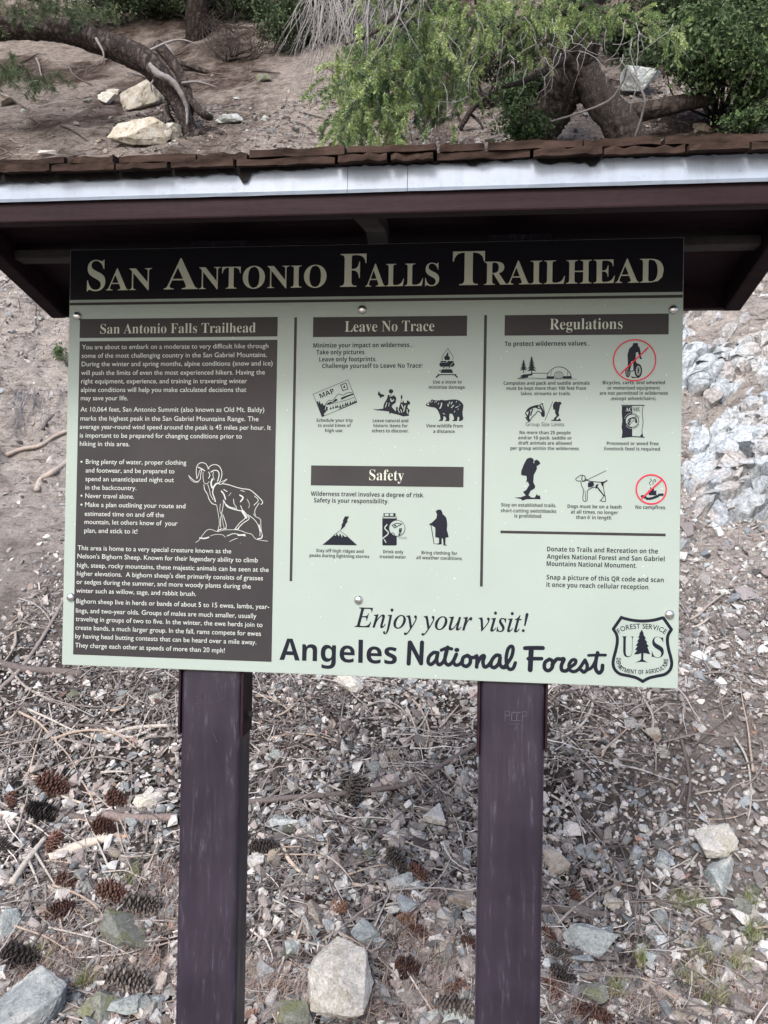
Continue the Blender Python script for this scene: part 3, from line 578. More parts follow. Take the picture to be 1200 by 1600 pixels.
m = MB()
BODY = [('You are about to embark on a moderate to very difficult hike through', 128.5, 419.5, 545), ('some of the most challenging country in the San Gabriel Mountains.', 127.9, 417, 558.6), ('During the winter and spring months, alpine conditions (snow and ice)', 127.9, 426, 571.8), ('will push the limits of even the most experienced hikers. Having the', 127, 414, 585.6), ('right equipment, experience, and training in traversing winter', 127, 386, 599), ('alpine conditions will help you make calculated decisions that', 126.5, 385, 612.5), ('may save your life.', 126.5, 200, 625.5),
 ('At 10,064 feet, San Antonio Summit (also known as Old Mt. Baldy)', 126, 413, 643.5), ('marks the highest peak in the San Gabriel Mountains Range. The', 126, 404, 657.6), ('average year-round wind speed around the peak is 45 miles per hour. It', 125, 423.5, 671), ('is important to be prepared for changing conditions prior to', 125, 378, 684.5), ('hiking in this area.', 125, 203, 697),
 ('Bring plenty of water, proper clothing', 134.4, 291.3, 725.5), ('and footwear, and be prepared to', 134, 272.7, 739), ('spend an unanticipated night out', 133.8, 271.8, 752.5), ('in the backcountry.', 133.5, 213.3, 765.5), ('Never travel alone.', 133.5, 209.7, 778.6), ('Make a plan outlining your route and', 133.2, 289.8, 793), ('estimated time on and off the', 132.6, 256.5, 807), ('mountain, let others know of  your', 132.3, 277.5, 820), ('plan, and stick to it!', 132, 214.8, 833),
 ('This area is home to a very special creature known as the', 121.5, 361.5, 862), ("Nelson's Bighorn Sheep. Known for their legendary ability to climb", 121.2, 403, 875.5), ('high, steep, rocky mountains, these majestic animals can be seen at the', 120.6, 420, 890), ("higher elevations.  A bighorn sheep's diet primarily consists of grasses", 120.3, 411, 903), ('or sedges during the summer, and more woody plants during the', 119.7, 392, 916), ('winter such as willow, sage, and rabbit brush.', 119.4, 306.6, 928.6),
 ('Bighorn sheep live in herds or bands of about 5 to 15 ewes, lambs, year-', 119.4, 421, 947), ('lings, and two-year olds. Groups of males are much smaller, usually', 118.8, 400.8, 961.6), ('traveling in groups of two to five. In the winter, the ewe herds join to', 118.5, 410.4, 975), ('create bands, a much larger group. In the fall, rams compete for ewes', 118, 408, 988.6), ('by having head butting contests that can be heard over a mile away.', 117.6, 400.8, 1002), ('They charge each other at speeds of more than 20 mph!', 117.6, 351.3, 1015.6)]
for s, x0, x1, y in BODY: text(m, s, 'plain', x0, x1, y, 7.4, 2, .002)
for y in (722, 775, 789): disc(m, 127.6, y-.5, 1.5, 2)
sub(m, 'body_lettering', M['letter_pale'], 'small pale paragraphs about the hike and bighorn sheep')
m = MB()
SANS = [('Minimize your impact on wilderness...', 489.5, 644.9, 542.7, 6.7), ('Take only pictures.', 494.5, 571, 553.7, 6.7), ('Leave only footprints.', 498.9, 588, 564.7, 6.7), ('Challenge yourself to Leave No Trace!', 503.5, 660, 574.9, 6.7),
 ('Use a stove to', 676.5, 721.3, 599.4, 5.0), ('minimize damage.', 670, 727.4, 607.6, 5.0), ('Schedule your trip', 494.5, 551, 659.3, 5.0), ('to avoid times of', 496.7, 548.4, 667.3, 5.0), ('high use.', 508, 536.3, 675.3, 5.0), ('Leave natural and', 582.5, 638, 659.9, 5.0), ('historic items for', 583.6, 637, 667.8, 5.0), ('others to discover.', 581, 638.6, 675.8, 5.0), ('View wildlife from', 665.8, 723, 668, 5.0), ('a distance.', 676.8, 711.7, 676.6, 5.0),
 ('Wilderness travel involves a degree of risk.', 485.7, 662.5, 776, 6.7), ('Safety is your responsibility.', 490.6, 607, 785.9, 6.7), ('Stay off high ridges and', 494, 568, 863.4, 5.0), ('peaks during lightning storms.', 483.7, 578.3, 871.2, 5.0), ('Drink only', 598.7, 630.3, 864.8, 5.0), ('treated water.', 593, 635.3, 872.6, 5.0), ('Bring clothing for', 658.6, 714.5, 866.6, 5.0), ('all weather conditions.', 650.4, 722.5, 874.5, 5.0),
 ('To protect wilderness values...', 788.5, 922, 540.3, 6.7), ('Campsites and pack and saddle animals', 786.7, 921, 601.3, 5.0), ('must be kept more than 100 feet from', 791.2, 915.5, 609.3, 5.0), ('lakes, streams or trails.', 814, 891.7, 617.6, 5.0), ('Bicycles, carts, and wheeled', 941.6, 1039, 600.5, 5.0), ('or motorized equipment', 949, 1031, 608.8, 5.0), ('are not permitted in wilderness', 936.8, 1043.5, 617, 5.0), ('(except wheelchairs).', 953.9, 1025.9, 625.3, 5.0),
 ('No more than 25 people', 811.7, 891.5, 678.6, 5.0), ('and/or 10 pack, saddle or', 809.6, 893.3, 686.8, 5.0), ('draft animals are allowed', 809.9, 893, 695, 5.0), ('per group within the wilderness.', 797.6, 905.6, 703.2, 5.0), ('Processed or weed free', 948, 1029, 695.6, 5.0), ('livestock feed is required.', 944, 1032.8, 704, 5.0),
 ('Stay on established trails,', 783, 868.8, 792, 5.2), ('short-cutting switchbacks', 782.4, 869, 801, 5.2), ('is prohibited.', 803.7, 847, 809, 5.2), ('Dogs must be on a leash', 886.7, 971, 794.3, 5.2), ('at all times, no longer', 892, 965.6, 803, 5.2), ("than 6' in length.", 900, 956.5, 811.4, 5.2), ('No campfires.', 992.8, 1040.5, 795.4, 5.2),
 ('Donate to Trails and Recreation on the', 854.7, 1028, 863.2, 6.9), ('Angeles National Forest and San Gabriel', 854.4, 1038.4, 875, 6.9), ('Mountains National Monument.', 854, 994.7, 885.8, 6.9), ('Snap a picture of this QR code and scan', 853.9, 1037, 907.6, 6.9), ('it once you reach cellular reception.', 853.6, 1015, 919, 6.9)]
for s, x0, x1, y, cap in SANS: text(m, s, 'sans', x0, x1, y, cap*1.02, 1)
text(m, 'Group Size Limits', 'plain', 821.3, 881.3, 666, 6.0, 1)
sub(m, 'notice_lettering', M['ink'], 'small dark notices under the pictures')
m = MB(); text(m, 'Enjoy your visit', 'italic', 553.7, 815, 983.6, 30, 1, .006); stroke(m, [(823.5, 960), (820, 977)], 3.4, 1, smooth=False, taper=[1.3, .7]); disc(m, 817.6, 985.3, 2.3, 1)
sub(m, 'greeting_lettering', M['ink'], 'italic greeting across the foot of the panel')
m = MB(); text(m, 'Angeles', 'sans', 436.5, 620, 1034.3, 33.5, 1)
A = (625, 990, 7.06); B = (785, 990, 7.06)
for P, wd in (([(95, 330), (108, 98)], 46), ([(112, 98), (232, 328)], 46), ([(232, 328), (243, 98)], 46)): stroke(m, P, wd, 1+.2*(P[0][0] % 3), A, smooth=False)
for k, (P, wd, o) in enumerate([([(418, 212), (370, 210), (320, 258), (312, 318), (345, 338), (395, 290), (415, 222), (405, 300), (432, 342), (478, 310), (505, 235), (526, 150)], 40, A), ([(526, 150), (500, 240), (498, 312), (535, 345), (585, 305), (622, 228)], 40, A), ([(455, 182), (515, 160), (570, 168)], 36, A),
    ([(622, 228), (592, 300), (610, 345), (655, 338), (690, 300)], 38, A), ([(742, 240), (695, 268), (688, 335), (730, 360), (772, 325), (772, 262), (742, 240), (775, 262), (815, 262), (846, 245)], 40, A), ([(846, 245), (850, 300), (845, 368)], 40, A), ([(848, 335), (890, 262), (930, 244), (915, 310), (930, 366), (972, 352), (1005, 310)], 40, A),
    ([(1100, 242), (1060, 240), (1015, 290), (1003, 350), (1040, 374), (1088, 330), (1105, 252), (1100, 330), (1132, 372), (1180, 366)], 40, A), ([(10, 372), (45, 340), (100, 255), (118, 170), (100, 138), (62, 170), (42, 260), (48, 345), (78, 392), (118, 380), (142, 322)], 38, B),
    ([(250, 160), (330, 157), (445, 158)], 44, B), ([(318, 165), (306, 398)], 54, B), ([(285, 276), (432, 276)], 40, B), ([(518, 282), (470, 318), (465, 380), (505, 408), (548, 372), (552, 305), (518, 282)], 40, B), ([(548, 345), (598, 282), (640, 282), (680, 280), (652, 345), (655, 400), (700, 410), (742, 378)], 40, B),
    ([(740, 375), (800, 332), (806, 292), (768, 292), (735, 340), (742, 398), (790, 418), (846, 385), (910, 292)], 36, B), ([(910, 292), (934, 345), (930, 395), (900, 424), (872, 405)], 38, B), ([(925, 405), (985, 372), (1030, 290), (1050, 212)], 34, B), ([(1050, 212), (1030, 300), (1028, 388), (1065, 434), (1098, 402), (1104, 350)], 40, B), ([(950, 240), (1045, 236), (1136, 236)], 30, B)]):
    stroke(m, P, wd, 1+.12*(k % 5), o)
disc(m, 627, 180, 28, 1, A, ry=24)
sub(m, 'forest_name_lettering', M['ink'], 'bold forest name in plain then brush lettering')
# forest service shield
S = (940, 950, 9.23); m = MB()
mir = lambda L: [(1170-a, b) for a, b in L]
stroke(m, [(282, 137), (420, 172), (585, 188), (750, 174), (872, 142)], 42, 1, S); 
for L in ([(285, 135), (168, 303)], [(168, 303), (216, 385), (226, 480), (206, 600), (174, 720), (165, 810), (193, 890), (262, 948), (380, 975), (490, 1002), (585, 1052)]): stroke(m, L, 42, 1.2, S, smooth=len(L) > 2); stroke(m, [(1174-a, b+6) for a, b in L], 42, 1.35, S, smooth=len(L) > 2)
T = [(580, 310), (608, 372), (600, 376), (640, 440), (622, 444), (660, 500), (644, 508), (682, 552), (660, 562), (700, 668), (640, 655), (604, 650), (600, 740), (630, 765), (668, 785), (580, 775), (482, 785), (545, 760), (568, 738), (570, 652), (520, 668), (464, 668), (512, 610), (480, 604), (518, 548), (490, 542), (530, 490), (510, 484), (546, 430), (524, 430), (552, 376), (538, 378)]
flpx(m, T, 1, S)
for ch, x0, x1, y0, y1 in (('U', 285, 468, 412, 706), ('S', 722, 900, 416, 716)):
    V, F = glyphs(ch, 'serif', -.012); a, b = uv(S[0]+x0/S[2], S[1]+y1/S[2]), uv(S[0]+x1/S[2], S[1]+y0/S[2]); mn, mx = V.min(0), V.max(0)
    put(m, np.stack([a[0]+(V[:, 0]-mn[0])/(mx[0]-mn[0])*(b[0]-a[0]), a[1]+(V[:, 1]-mn[1])/(mx[1]-mn[1])*(b[1]-a[1])], 1), F, 1)
arc_text(m, 'FOREST SERVICE', 'plain', [(250, 372), (330, 325), (450, 302), (585, 296), (720, 306), (830, 332), (912, 382)], 66, 1, S, .012)
arc_text(m, 'DEPARTMENT OF AGRICULTURE', 'sans', [(214, 712), (214, 800), (262, 888), (380, 938), (500, 950), (585, 954), (690, 946), (820, 922), (920, 868), (955, 800), (957, 726)], 58, 1, S, 0, .72)
sub(m, 'shield_emblem', M['ink'], 'outlined forest service shield with a conifer between U and S')
# bighorn sheep line drawing
S = (280, 700, 8.0); m = MB()
for P, wd in [([(120, 345), (165, 390), (205, 420), (245, 412), (268, 380), (270, 330), (285, 270)], 11), ([(120, 345), (150, 398), (195, 428), (245, 425)], 7), ([(285, 268), (258, 285), (246, 330), (222, 385)], 9), ([(222, 380), (216, 300), (220, 240), (250, 195), (295, 184), (335, 200), (360, 240), (362, 262)], 11), ([(240, 240), (285, 262), (320, 285)], 16), ([(372, 262), (375, 240), (410, 215), (455, 208), (500, 228), (530, 280), (535, 340), (520, 400), (505, 425)], 12), ([(400, 300), (440, 280), (480, 285), (500, 320), (495, 370), (482, 415)], 16), ([(430, 300), (425, 350), (440, 400)], 9), ([(480, 440), (520, 455), (560, 425), (598, 388)], 10), ([(505, 430), (545, 415), (598, 388)], 7),
    ([(300, 300), (300, 370), (312, 430), (345, 450), (375, 420)], 9), ([(370, 300), (385, 340), (368, 380)], 12), ([(310, 460), (320, 520), (355, 580), (375, 640), (410, 690), (460, 712)], 11), ([(415, 390), (400, 440), (420, 500), (460, 450), (500, 440)], 26), ([(430, 500), (420, 560), (440, 620), (455, 670)], 18), ([(360, 460), (380, 520), (395, 590), (430, 650)], 9),
    ([(540, 445), (620, 460), (720, 492), (800, 510), (880, 522), (930, 555), (985, 605), (1030, 650), (1045, 685), (1025, 705)], 13), ([(945, 600), (990, 655), (935, 715)], 11), ([(1000, 690), (960, 750), (945, 800), (955, 840)], 10), ([(530, 540), (560, 580), (580, 640)], 22), ([(560, 520), (600, 545)], 14), ([(560, 660), (600, 730), (680, 765), (770, 785)], 16), ([(580, 700), (640, 740), (720, 755)], 12), ([(680, 640), (690, 700), (720, 740)], 10), ([(760, 590), (800, 620), (770, 670)], 22), ([(850, 640), (880, 700), (870, 750)], 7), ([(620, 600), (650, 560)], 6), ([(770, 530), (820, 545)], 8),
    ([(470, 710), (485, 800), (500, 880), (502, 960), (485, 1030)], 8), ([(515, 700), (510, 780), (520, 820)], 8), ([(555, 650), (548, 740), (530, 830), (520, 900), (520, 990)], 10), ([(545, 830), (565, 880), (590, 965), (585, 1005)], 10), ([(540, 850), (550, 940), (565, 1000)], 7), ([(480, 1035), (530, 1010)], 16), ([(545, 1015), (590, 1005)], 12),
    ([(770, 720), (800, 800), (830, 870), (760, 935), (700, 1010)], 12), ([(800, 780), (850, 840), (875, 885), (800, 940), (740, 1000)], 14), ([(790, 790), (840, 870)], 34), ([(690, 1020), (745, 1010)], 16), ([(860, 835), (930, 885), (980, 950), (1010, 1040), (1010, 1100)], 10), ([(930, 825), (960, 860), (1015, 890), (1022, 960), (1030, 1040), (1042, 1095)], 9), ([(1000, 960), (1020, 1040)], 16), ([(985, 1135), (1030, 1125), (1040, 1095)], 18),
    ([(210, 1180), (250, 1150), (290, 1095), (345, 1030), (400, 1018), (480, 1045), (560, 1025), (680, 1022), (760, 1030), (840, 1060), (910, 1080), (950, 1130), (1010, 1150), (1110, 1165)], 8), ([(260, 1125), (320, 1130), (370, 1115)], 22), ([(390, 1100), (460, 1080), (540, 1085), (580, 1115)], 7), ([(600, 1100), (680, 1070), (760, 1085), (830, 1100)], 12), ([(740, 1090), (820, 1085)], 24), ([(630, 1170), (690, 1140), (730, 1130)], 8)]:
    _sl[0] += 1; stroke(m, P, wd*.74, 2+.05*(_sl[0] % 9), S)
sub(m, 'sheep_drawing', M['letter_pale'], 'pale line drawing of a bighorn sheep on a rock')
# ------------------------------------------------------------------ pictures on the panel
PALE = [M['ink'], M['panel'], M['red']]
def pic(mb, name, label): sub(mb, name, PALE, label)
def box_line(mb, pts, wd, lay, org, m=0):
    for i in range(len(pts)): stroke(mb, [pts[i], pts[(i+1) % len(pts)]], wd, lay+.1*i, org, smooth=False, m=m)
# stove
S = (655, 535, 12.8); m = MB()
flpx(m, [(520, 355), (498, 315), (505, 275), (520, 285), (545, 240), (578, 185), (585, 225), (578, 280), (597, 265), (616, 320), (605, 355)], 1, S)
stroke(m, [(470, 352), (452, 310), (480, 245), (545, 165), (573, 118), (600, 170), (645, 230), (680, 300), (668, 350)], 9, 1, S)
flpx(m, [(430, 372), (688, 372), (685, 402), (710, 430), (700, 465), (670, 488), (430, 488), (405, 460), (402, 430), (430, 402)], 1, S)
flpx(m, [(540, 368), (575, 368), (575, 388), (540, 388)], 2, S, 1); stroke(m, [(625, 470), (670, 410)], 8, 2, S, m=1); stroke(m, [(440, 402), (560, 400)], 6, 2, S, m=1)
flpx(m, [(478, 495), (510, 495), (505, 520), (485, 520)], 1, S); flpx(m, [(590, 495), (618, 495), (612, 520), (595, 520)], 1, S); flpx(m, [(540, 505), (560, 505), (558, 522), (542, 522)], 1, S)
flpx(m, [(455, 538), (650, 538), (682, 612), (424, 612)], 1, S); disc(m, 418, 566, 15, 1, S)
stroke(m, [(375, 646), (735, 646)], 20, 1, S, smooth=False); stroke(m, [(400, 650), (340, 698)], 26, 1.4, S, smooth=False); stroke(m, [(710, 650), (762, 698)], 26, 1.4, S, smooth=False)
pic(m, 'stove_picture', 'camp stove with a flame')
# bear
m = MB()
flpx(m, [(130, 1245), (150, 1222), (195, 1200), (215, 1170), (240, 1160), (255, 1135), (280, 1150), (330, 1158), (400, 1160), (450, 1145), (500, 1160), (560, 1155), (650, 1142), (740, 1142), (810, 1165), (860, 1210), (888, 1265), (875, 1340), (866, 1400), (872, 1470), (885, 1520), (870, 1555), (820, 1575), (780, 1568), (805, 1530), (790, 1485), (768, 1500), (765, 1540), (755, 1575), (665, 1575), (665, 1558), (695, 1540), (690, 1490), (660, 1430), (610, 1425), (600, 1480), (606, 1530), (600, 1575), (520, 1575), (520, 1558), (545, 1535), (520, 1490), (490, 1475), (480, 1540), (470, 1570), (395, 1575), (392, 1560), (425, 1540), (415, 1460), (385, 1390), (355, 1335), (310, 1305), (240, 1295), (170, 1280), (140, 1265)], 1, S)
flpx(m, [(160, 1235), (178, 1215), (200, 1230), (195, 1255), (165, 1255)], 2, S, 1); disc(m, 222, 1190, 12, 2, S, 1)
for P, wd in (([(450, 1215), (440, 1270), (415, 1320)], 22), ([(320, 1170), (310, 1210)], 8), ([(350, 1165), (345, 1200)], 8), ([(390, 1210), (380, 1240)], 10), ([(575, 1240), (580, 1275)], 20), ([(610, 1190), (600, 1230)], 14), ([(660, 1195), (640, 1235)], 16), ([(690, 1260), (645, 1305)], 18), ([(780, 1280), (730, 1305)], 14), ([(745, 1175), (740, 1200)], 10), ([(810, 1240), (815, 1260)], 8), ([(715, 1370), (700, 1400)], 10), ([(480, 1420), (510, 1440)], 12), ([(270, 1170), (250, 1200)], 8), ([(785, 1330), (770, 1345)], 9)): stroke(m, P, wd, 2, S, m=1)
pic(m, 'bear_picture', 'dark bear walking')
# map
S = (480, 580, 6.667); m = MB()
box_line(m, [(62, 240), (425, 90), (518, 325), (155, 476)], 5, 1, S)
flpx(m, [(98, 320), (112, 308), (120, 335), (130, 306), (142, 345), (160, 330), (172, 360), (195, 345), (185, 400), (200, 420), (175, 445), (180, 466), (155, 474)], 1, S)
stroke(m, [(190, 345), (225, 305), (270, 300), (325, 240), (370, 250), (420, 225), (470, 225)], 6, 1.3, S); flpx(m, [(195, 345), (240, 318), (262, 322), (300, 285), (320, 300), (295, 318), (240, 340), (215, 352)], 1.2, S); flpx(m, [(355, 275), (390, 262), (420, 250), (480, 232), (484, 245), (420, 268), (372, 292), (350, 298)], 1.2, S)
stroke(m, [(215, 350), (330, 322), (420, 298), (490, 275)], 5, 1.5, S)
for (x0, y0, h) in ((245, 400, 36), (270, 392, 40), (300, 385, 44), (318, 380, 36), (345, 385, 52), (372, 372, 46), (400, 362, 50), (420, 355, 46), (450, 345, 46), (475, 338, 30), (495, 330, 34), (510, 326, 28)):
    flpx(m, [(x0-13, y0), (x0-4, y0-h*.5), (x0-2, y0-h), (x0+4, y0-h*.5), (x0+13, y0-4)], 1.6, S)
flpx(m, [(190, 410), (200, 365), (215, 375), (212, 415)], 1.4, S); flpx(m, [(330, 395), (420, 358), (515, 318), (517, 328), (335, 403)], 1.5, S)
V, F = glyphs('MAP', 'sans'); a, b = uv(480+140/6.667, 580+284/6.667), uv(480+286/6.667, 580+224/6.667); L = np.hypot(b[0]-a[0], b[1]-a[1]); q = ((b[0]-a[0])/L, (b[1]-a[1])/L); k = 50*.00125/6.667/CAPH['sans']; X = (V[:, 0]-V[:, 0].min())/np.ptp(V[:, 0])*L
put(m, np.stack([a[0]+X*q[0]-V[:, 1]*k*q[1], a[1]+X*q[1]+V[:, 1]*k*q[0]], 1), F, 1)
box_line(m, [(348, 145), (405, 122), (424, 185), (372, 204)], 8, 1, S); flpx(m, [(385, 140), (398, 172), (375, 178)], 1, S)
pic(m, 'map_picture', 'tilted trail map with mountains')
# flowers and butterfly
m = MB()
flpx(m, [(680, 390), (720, 398), (790, 390), (800, 340), (830, 290), (842, 245), (860, 250), (862, 270), (905, 250), (930, 280), (920, 330), (890, 350), (880, 370), (905, 400), (925, 420), (925, 375), (940, 370), (950, 400), (962, 360), (975, 320), (990, 330), (1000, 300), (1010, 330), (1035, 330), (1040, 300), (1070, 320), (1074, 345), (1050, 350), (1045, 380), (1070, 410), (1055, 440), (1062, 465), (1000, 472), (950, 455), (870, 435), (862, 452), (850, 420), (780, 412), (720, 408)], 1, S)
disc(m, 873, 210, 24, 1, S, ry=22); stroke(m, [(873, 230), (872, 262)], 5, 1.3, S); disc(m, 983, 270, 9, 1, S, ry=22); stroke(m, [(983, 290), (975, 330)], 5, 1.3, S)
flpx(m, [(735, 245), (745, 205), (765, 235), (805, 248), (800, 265), (775, 270), (765, 285), (755, 265)], 1, S)
for P, wd in (([(870, 290), (880, 315), (900, 300)], 12), ([(830, 330), (815, 375)], 8), ([(985, 350), (1000, 385)], 10), ([(1020, 360), (1005, 420)], 10), ([(945, 395), (960, 430)], 7), ([(1040, 400), (1045, 440)], 8), ([(855, 330), (850, 365)], 6), ([(975, 400), (985, 430)], 8)): stroke(m, P, wd, 2, S, m=1)
pic(m, 'flower_picture', 'wildflowers with a butterfly')
# mountain with lightning, bottle, cloaked walker
S = (490, 790, 5.217); m = MB()
flpx(m, [(72, 320), (120, 280), (165, 240), (180, 246), (190, 226), (205, 252), (216, 224), (232, 262), (236, 236), (255, 255), (275, 250), (320, 290), (357, 324)], 1, S); stroke(m, [(165, 240), (215, 205), (275, 250)], 4, 1.2, S, smooth=False)
flpx(m, [(255, 88), (290, 88), (272, 125), (280, 127), (256, 160), (262, 163), (218, 205), (230, 165), (226, 160), (242, 130), (236, 126)], 1, S); pic(m, 'mountain_picture', 'peak struck by a lightning bolt')
m = MB(); flpx(m, [(570, 62), (668, 62), (668, 88), (570, 88)], 1, S); flpx(m, [(580, 66), (612, 66), (612, 84), (580, 84)], 2, S, 1); flpx(m, [(622, 66), (650, 66), (650, 84), (622, 84)], 2, S, 1)
box_line(m, [(566, 92), (674, 92), (678, 106), (562, 106)], 4, 1, S); flpx(m, [(560, 106), (678, 106), (678, 320), (670, 325), (566, 325), (560, 318)], 1, S)
disc(m, 680, 184, 65, 2, S, 1); ringpx(m, 680, 184, 62, 66, 3, S); stroke(m, [(598, 155), (580, 185), (610, 225), (560, 270)], 9, 2.3, S, m=1); stroke(m, [(575, 275), (590, 300)], 7, 2.3, S, m=1)
box_line(m, [(640, 160), (680, 142), (720, 150), (660, 182)], 6, 3.1, S); disc(m, 665, 163, 10, 3.2, S, ry=6); box_line(m, [(700, 190), (718, 185), (712, 220), (696, 245)], 6, 3.1, S); disc(m, 707, 205, 6, 3.2, S, ry=12); stroke(m, [(630, 235), (645, 222), (662, 240)], 6, 3.3, S)
for y in (258, 270): stroke(m, [(695, y), (760, y)], 2, 1, S)
pic(m, 'bottle_picture', 'water bottle with a magnified drop')
m = MB(); flpx(m, [(995, 48), (1010, 34), (1035, 32), (1048, 48), (1052, 68), (1080, 95), (1088, 130), (1090, 160), (1086, 195), (1102, 258), (1076, 262), (1074, 320), (1060, 326), (1054, 268), (1044, 268), (1044, 316), (1010, 318), (1006, 310), (1022, 306), (1022, 264), (992, 258), (992, 180), (962, 160), (946, 160), (944, 148), (960, 142), (1000, 105), (1006, 72)], 1, S)
stroke(m, [(957, 160), (982, 312), (1012, 312)], 6, 1.3, S, smooth=False); stroke(m, [(1060, 322), (1084, 322)], 6, 1.4, S); pic(m, 'walker_picture', 'cloaked walker with a staff')
# campsite
S = (800, 530, 5.0); m = MB()
for cx, top, bot, wd in ((90, 160, 262, 34), (153, 132, 268, 42)):
    P = [(cx, top)]; Lh = []; n = 6
    for k in range(n): y = top+(bot-18-top)*(k+1)/n; wk = wd*(k+1.5)/n*(.8 if k % 2 else 1); P.append((cx+wk, y)); P.append((cx+wk*.35, y-3)); Lh.append((cx-wk*.95, y+2)); Lh.append((cx-wk*.3, y-3))
    flpx(m, P+Lh[::-1], 1, S); stroke(m, [(cx, bot-30), (cx, bot)], 6, 1.3, S)
flpx(m, [(40, 308), (80, 294), (60, 290), (90, 275), (130, 272), (160, 268), (160, 282), (125, 288), (130, 300), (90, 306)], 1, S); stroke(m, [(150, 266), (280, 266)], 5, 1, S, smooth=False); stroke(m, [(40, 310), (505, 312)], 3, 1.2, S, smooth=False); stroke(m, [(140, 300), (260, 308)], 2, 1.4, S, smooth=False)
stroke(m, [(270, 306), (285, 262), (330, 224), (368, 217), (410, 226), (450, 262), (466, 306)], 5, 1, S); disc(m, 366, 282, 36, 2, S, ry=30); disc(m, 366, 282, 32, 3, S, 1, ry=26); flpx(m, [(275, 290), (330, 290), (330, 308), (268, 308)], 1, S); flpx(m, [(396, 290), (460, 288), (466, 308), (396, 308)], 1, S); stroke(m, [(310, 250), (300, 285)], 3, 1.4, S); stroke(m, [(435, 250), (432, 285)], 3, 1.4, S)
for y in (262, 270, 278, 286, 294, 302): stroke(m, [(342, y), (390, y)], 2, 3.6, S, smooth=False)
pic(m, 'campsite_picture', 'two conifers and a dome tent')
# cyclist in a red ring
m = MB(); ringpx(m, 956, 165, 149, 158, 3, S, 2, 64); stroke(m, [(1060, 68), (850, 270)], 10, 4, S, smooth=False, m=2)
flpx(m, [(948, 30), (982, 30), (984, 50), (998, 68), (1006, 110), (1008, 140), (1018, 155), (1000, 155), (990, 130), (984, 100), (968, 105), (966, 150), (972, 195), (955, 240), (948, 238), (946, 170), (930, 175), (925, 230), (908, 265), (900, 255), (905, 190), (902, 120), (915, 75), (940, 52)], 1, S)
for cx, cyy, rx, ry in ((986, 246, 30, 54), (905, 258, 20, 40)):
    n = 40; V = []
    P = [(cx+rx*math.cos(2*math.pi*i/n), cyy+ry*math.sin(2*math.pi*i/n)) for i in range(n)]; flpx(m, P, 1.2, S); flpx(m, [(cx+rx*.62*math.cos(2*math.pi*i/n), cyy+ry*.72*math.sin(2*math.pi*i/n)) for i in range(n)], 2.2, S, 1)
    for a in range(0, 180, 30): stroke(m, [(cx+rx*.6*math.cos(R(a)), cyy+ry*.7*math.sin(R(a))), (cx-rx*.6*math.cos(R(a)), cyy-ry*.7*math.sin(R(a)))], 3, 2.4+a*.002, S, smooth=False)
stroke(m, [(975, 190), (955, 245), (905, 258), (930, 200)], 9, 2.8, S, smooth=False); flpx(m, [(925, 290), (985, 300), (1000, 292), (990, 302), (940, 304)], 1, S)
pic(m, 'cyclist_picture', 'cyclist crossed out by a red ring')
# horse head and walker, feed sack
S = (810, 625, 5.4545); m = MB()
def horse(m, f, lay):
    for P, wd in (([(60, 110), (90, 70), (140, 50), (185, 42), (203, 28), (208, 50), (218, 85), (222, 125), (215, 142), (200, 135), (190, 110), (165, 95), (150, 115), (120, 145), (95, 180)], 7), ([(75, 95), (120, 65), (165, 55)], 14), ([(62, 115), (75, 140), (70, 160)], 10), ([(62, 150), (85, 180)], 9), ([(95, 100), (85, 150), (92, 180)], 16), ([(120, 80), (105, 130)], 10), ([(185, 55), (205, 90), (212, 125)], 16), ([(150, 65), (180, 75)], 9), ([(195, 110), (212, 135)], 14)): stroke(m, [f(*p) for p in P], wd*f(0, 0, 1), lay+.1*(wd % 7), S)
horse(m, lambda a, b, s=0: 1 if s else (a, b), 1); stroke(m, [(293, 12), (226, 174)], 4, 1, S, smooth=False)
def hiker(m, f, lay):
    flpx(m, [f(*p) for p in [(296, 72), (293, 45), (305, 20), (325, 12), (338, 20), (342, 16), (358, 14), (370, 32), (355, 42), (352, 62), (345, 95), (342, 115), (350, 130), (330, 150), (322, 165), (310, 168), (300, 160), (325, 135), (312, 110), (312, 85), (298, 82)]], lay, S); flpx(m, [f(*p) for p in [(272, 172), (310, 165), (335, 170), (350, 155), (366, 178), (330, 180), (290, 178)]], lay+.2, S)
hiker(m, lambda a, b: (a, b), 1); pic(m, 'group_limit_picture', 'horse head beside a small walker')
m = MB(); flpx(m, [(882, 52), (970, 52), (970, 312), (880, 318), (886, 270), (878, 230), (886, 180), (880, 110)], 1, S); stroke(m, [(880, 46), (1072, 46)], 8, 1, S, smooth=False); stroke(m, [(1062, 55), (1055, 110), (1062, 190), (1052, 260), (1060, 310)], 5, 1.2, S); stroke(m, [(882, 320), (970, 312), (1072, 318)], 8, 1.4, S); flpx(m, [(1040, 300), (1056, 285), (1060, 312), (1038, 312)], 1.5, S)
disc(m, 968, 178, 56, 2, S, 1); ringpx(m, 968, 178, 50, 55, 3, S); horse(m, lambda a, b, s=0: .55 if s else (968+(a-140)*.5, 178+(b-105)*.5), 3)
text(m, 'ME', 'serif', 810+974/5.4545, 810+1036/5.4545, 625+96/5.4545, 5.6, 2)
n0 = len(m.F); text(m, 'AC', 'serif', 810+912/5.4545, 810+968/5.4545, 625+97/5.4545, 5.6, 2); m.M[n0:] = [1]*(len(m.F)-n0)
for (a0, a1, rr) in ((200, 340, 66), (30, 150, 66)):
    for a in range(a0, a1, 12): x_, y_ = 968+rr*math.cos(R(a)), 178+rr*1.0*math.sin(R(a)); disc(m, x_, y_, 4, 2.4, S, m=1 if x_ < 970 else 0, n=6)
pic(m, 'feed_sack_picture', 'sack of livestock feed')
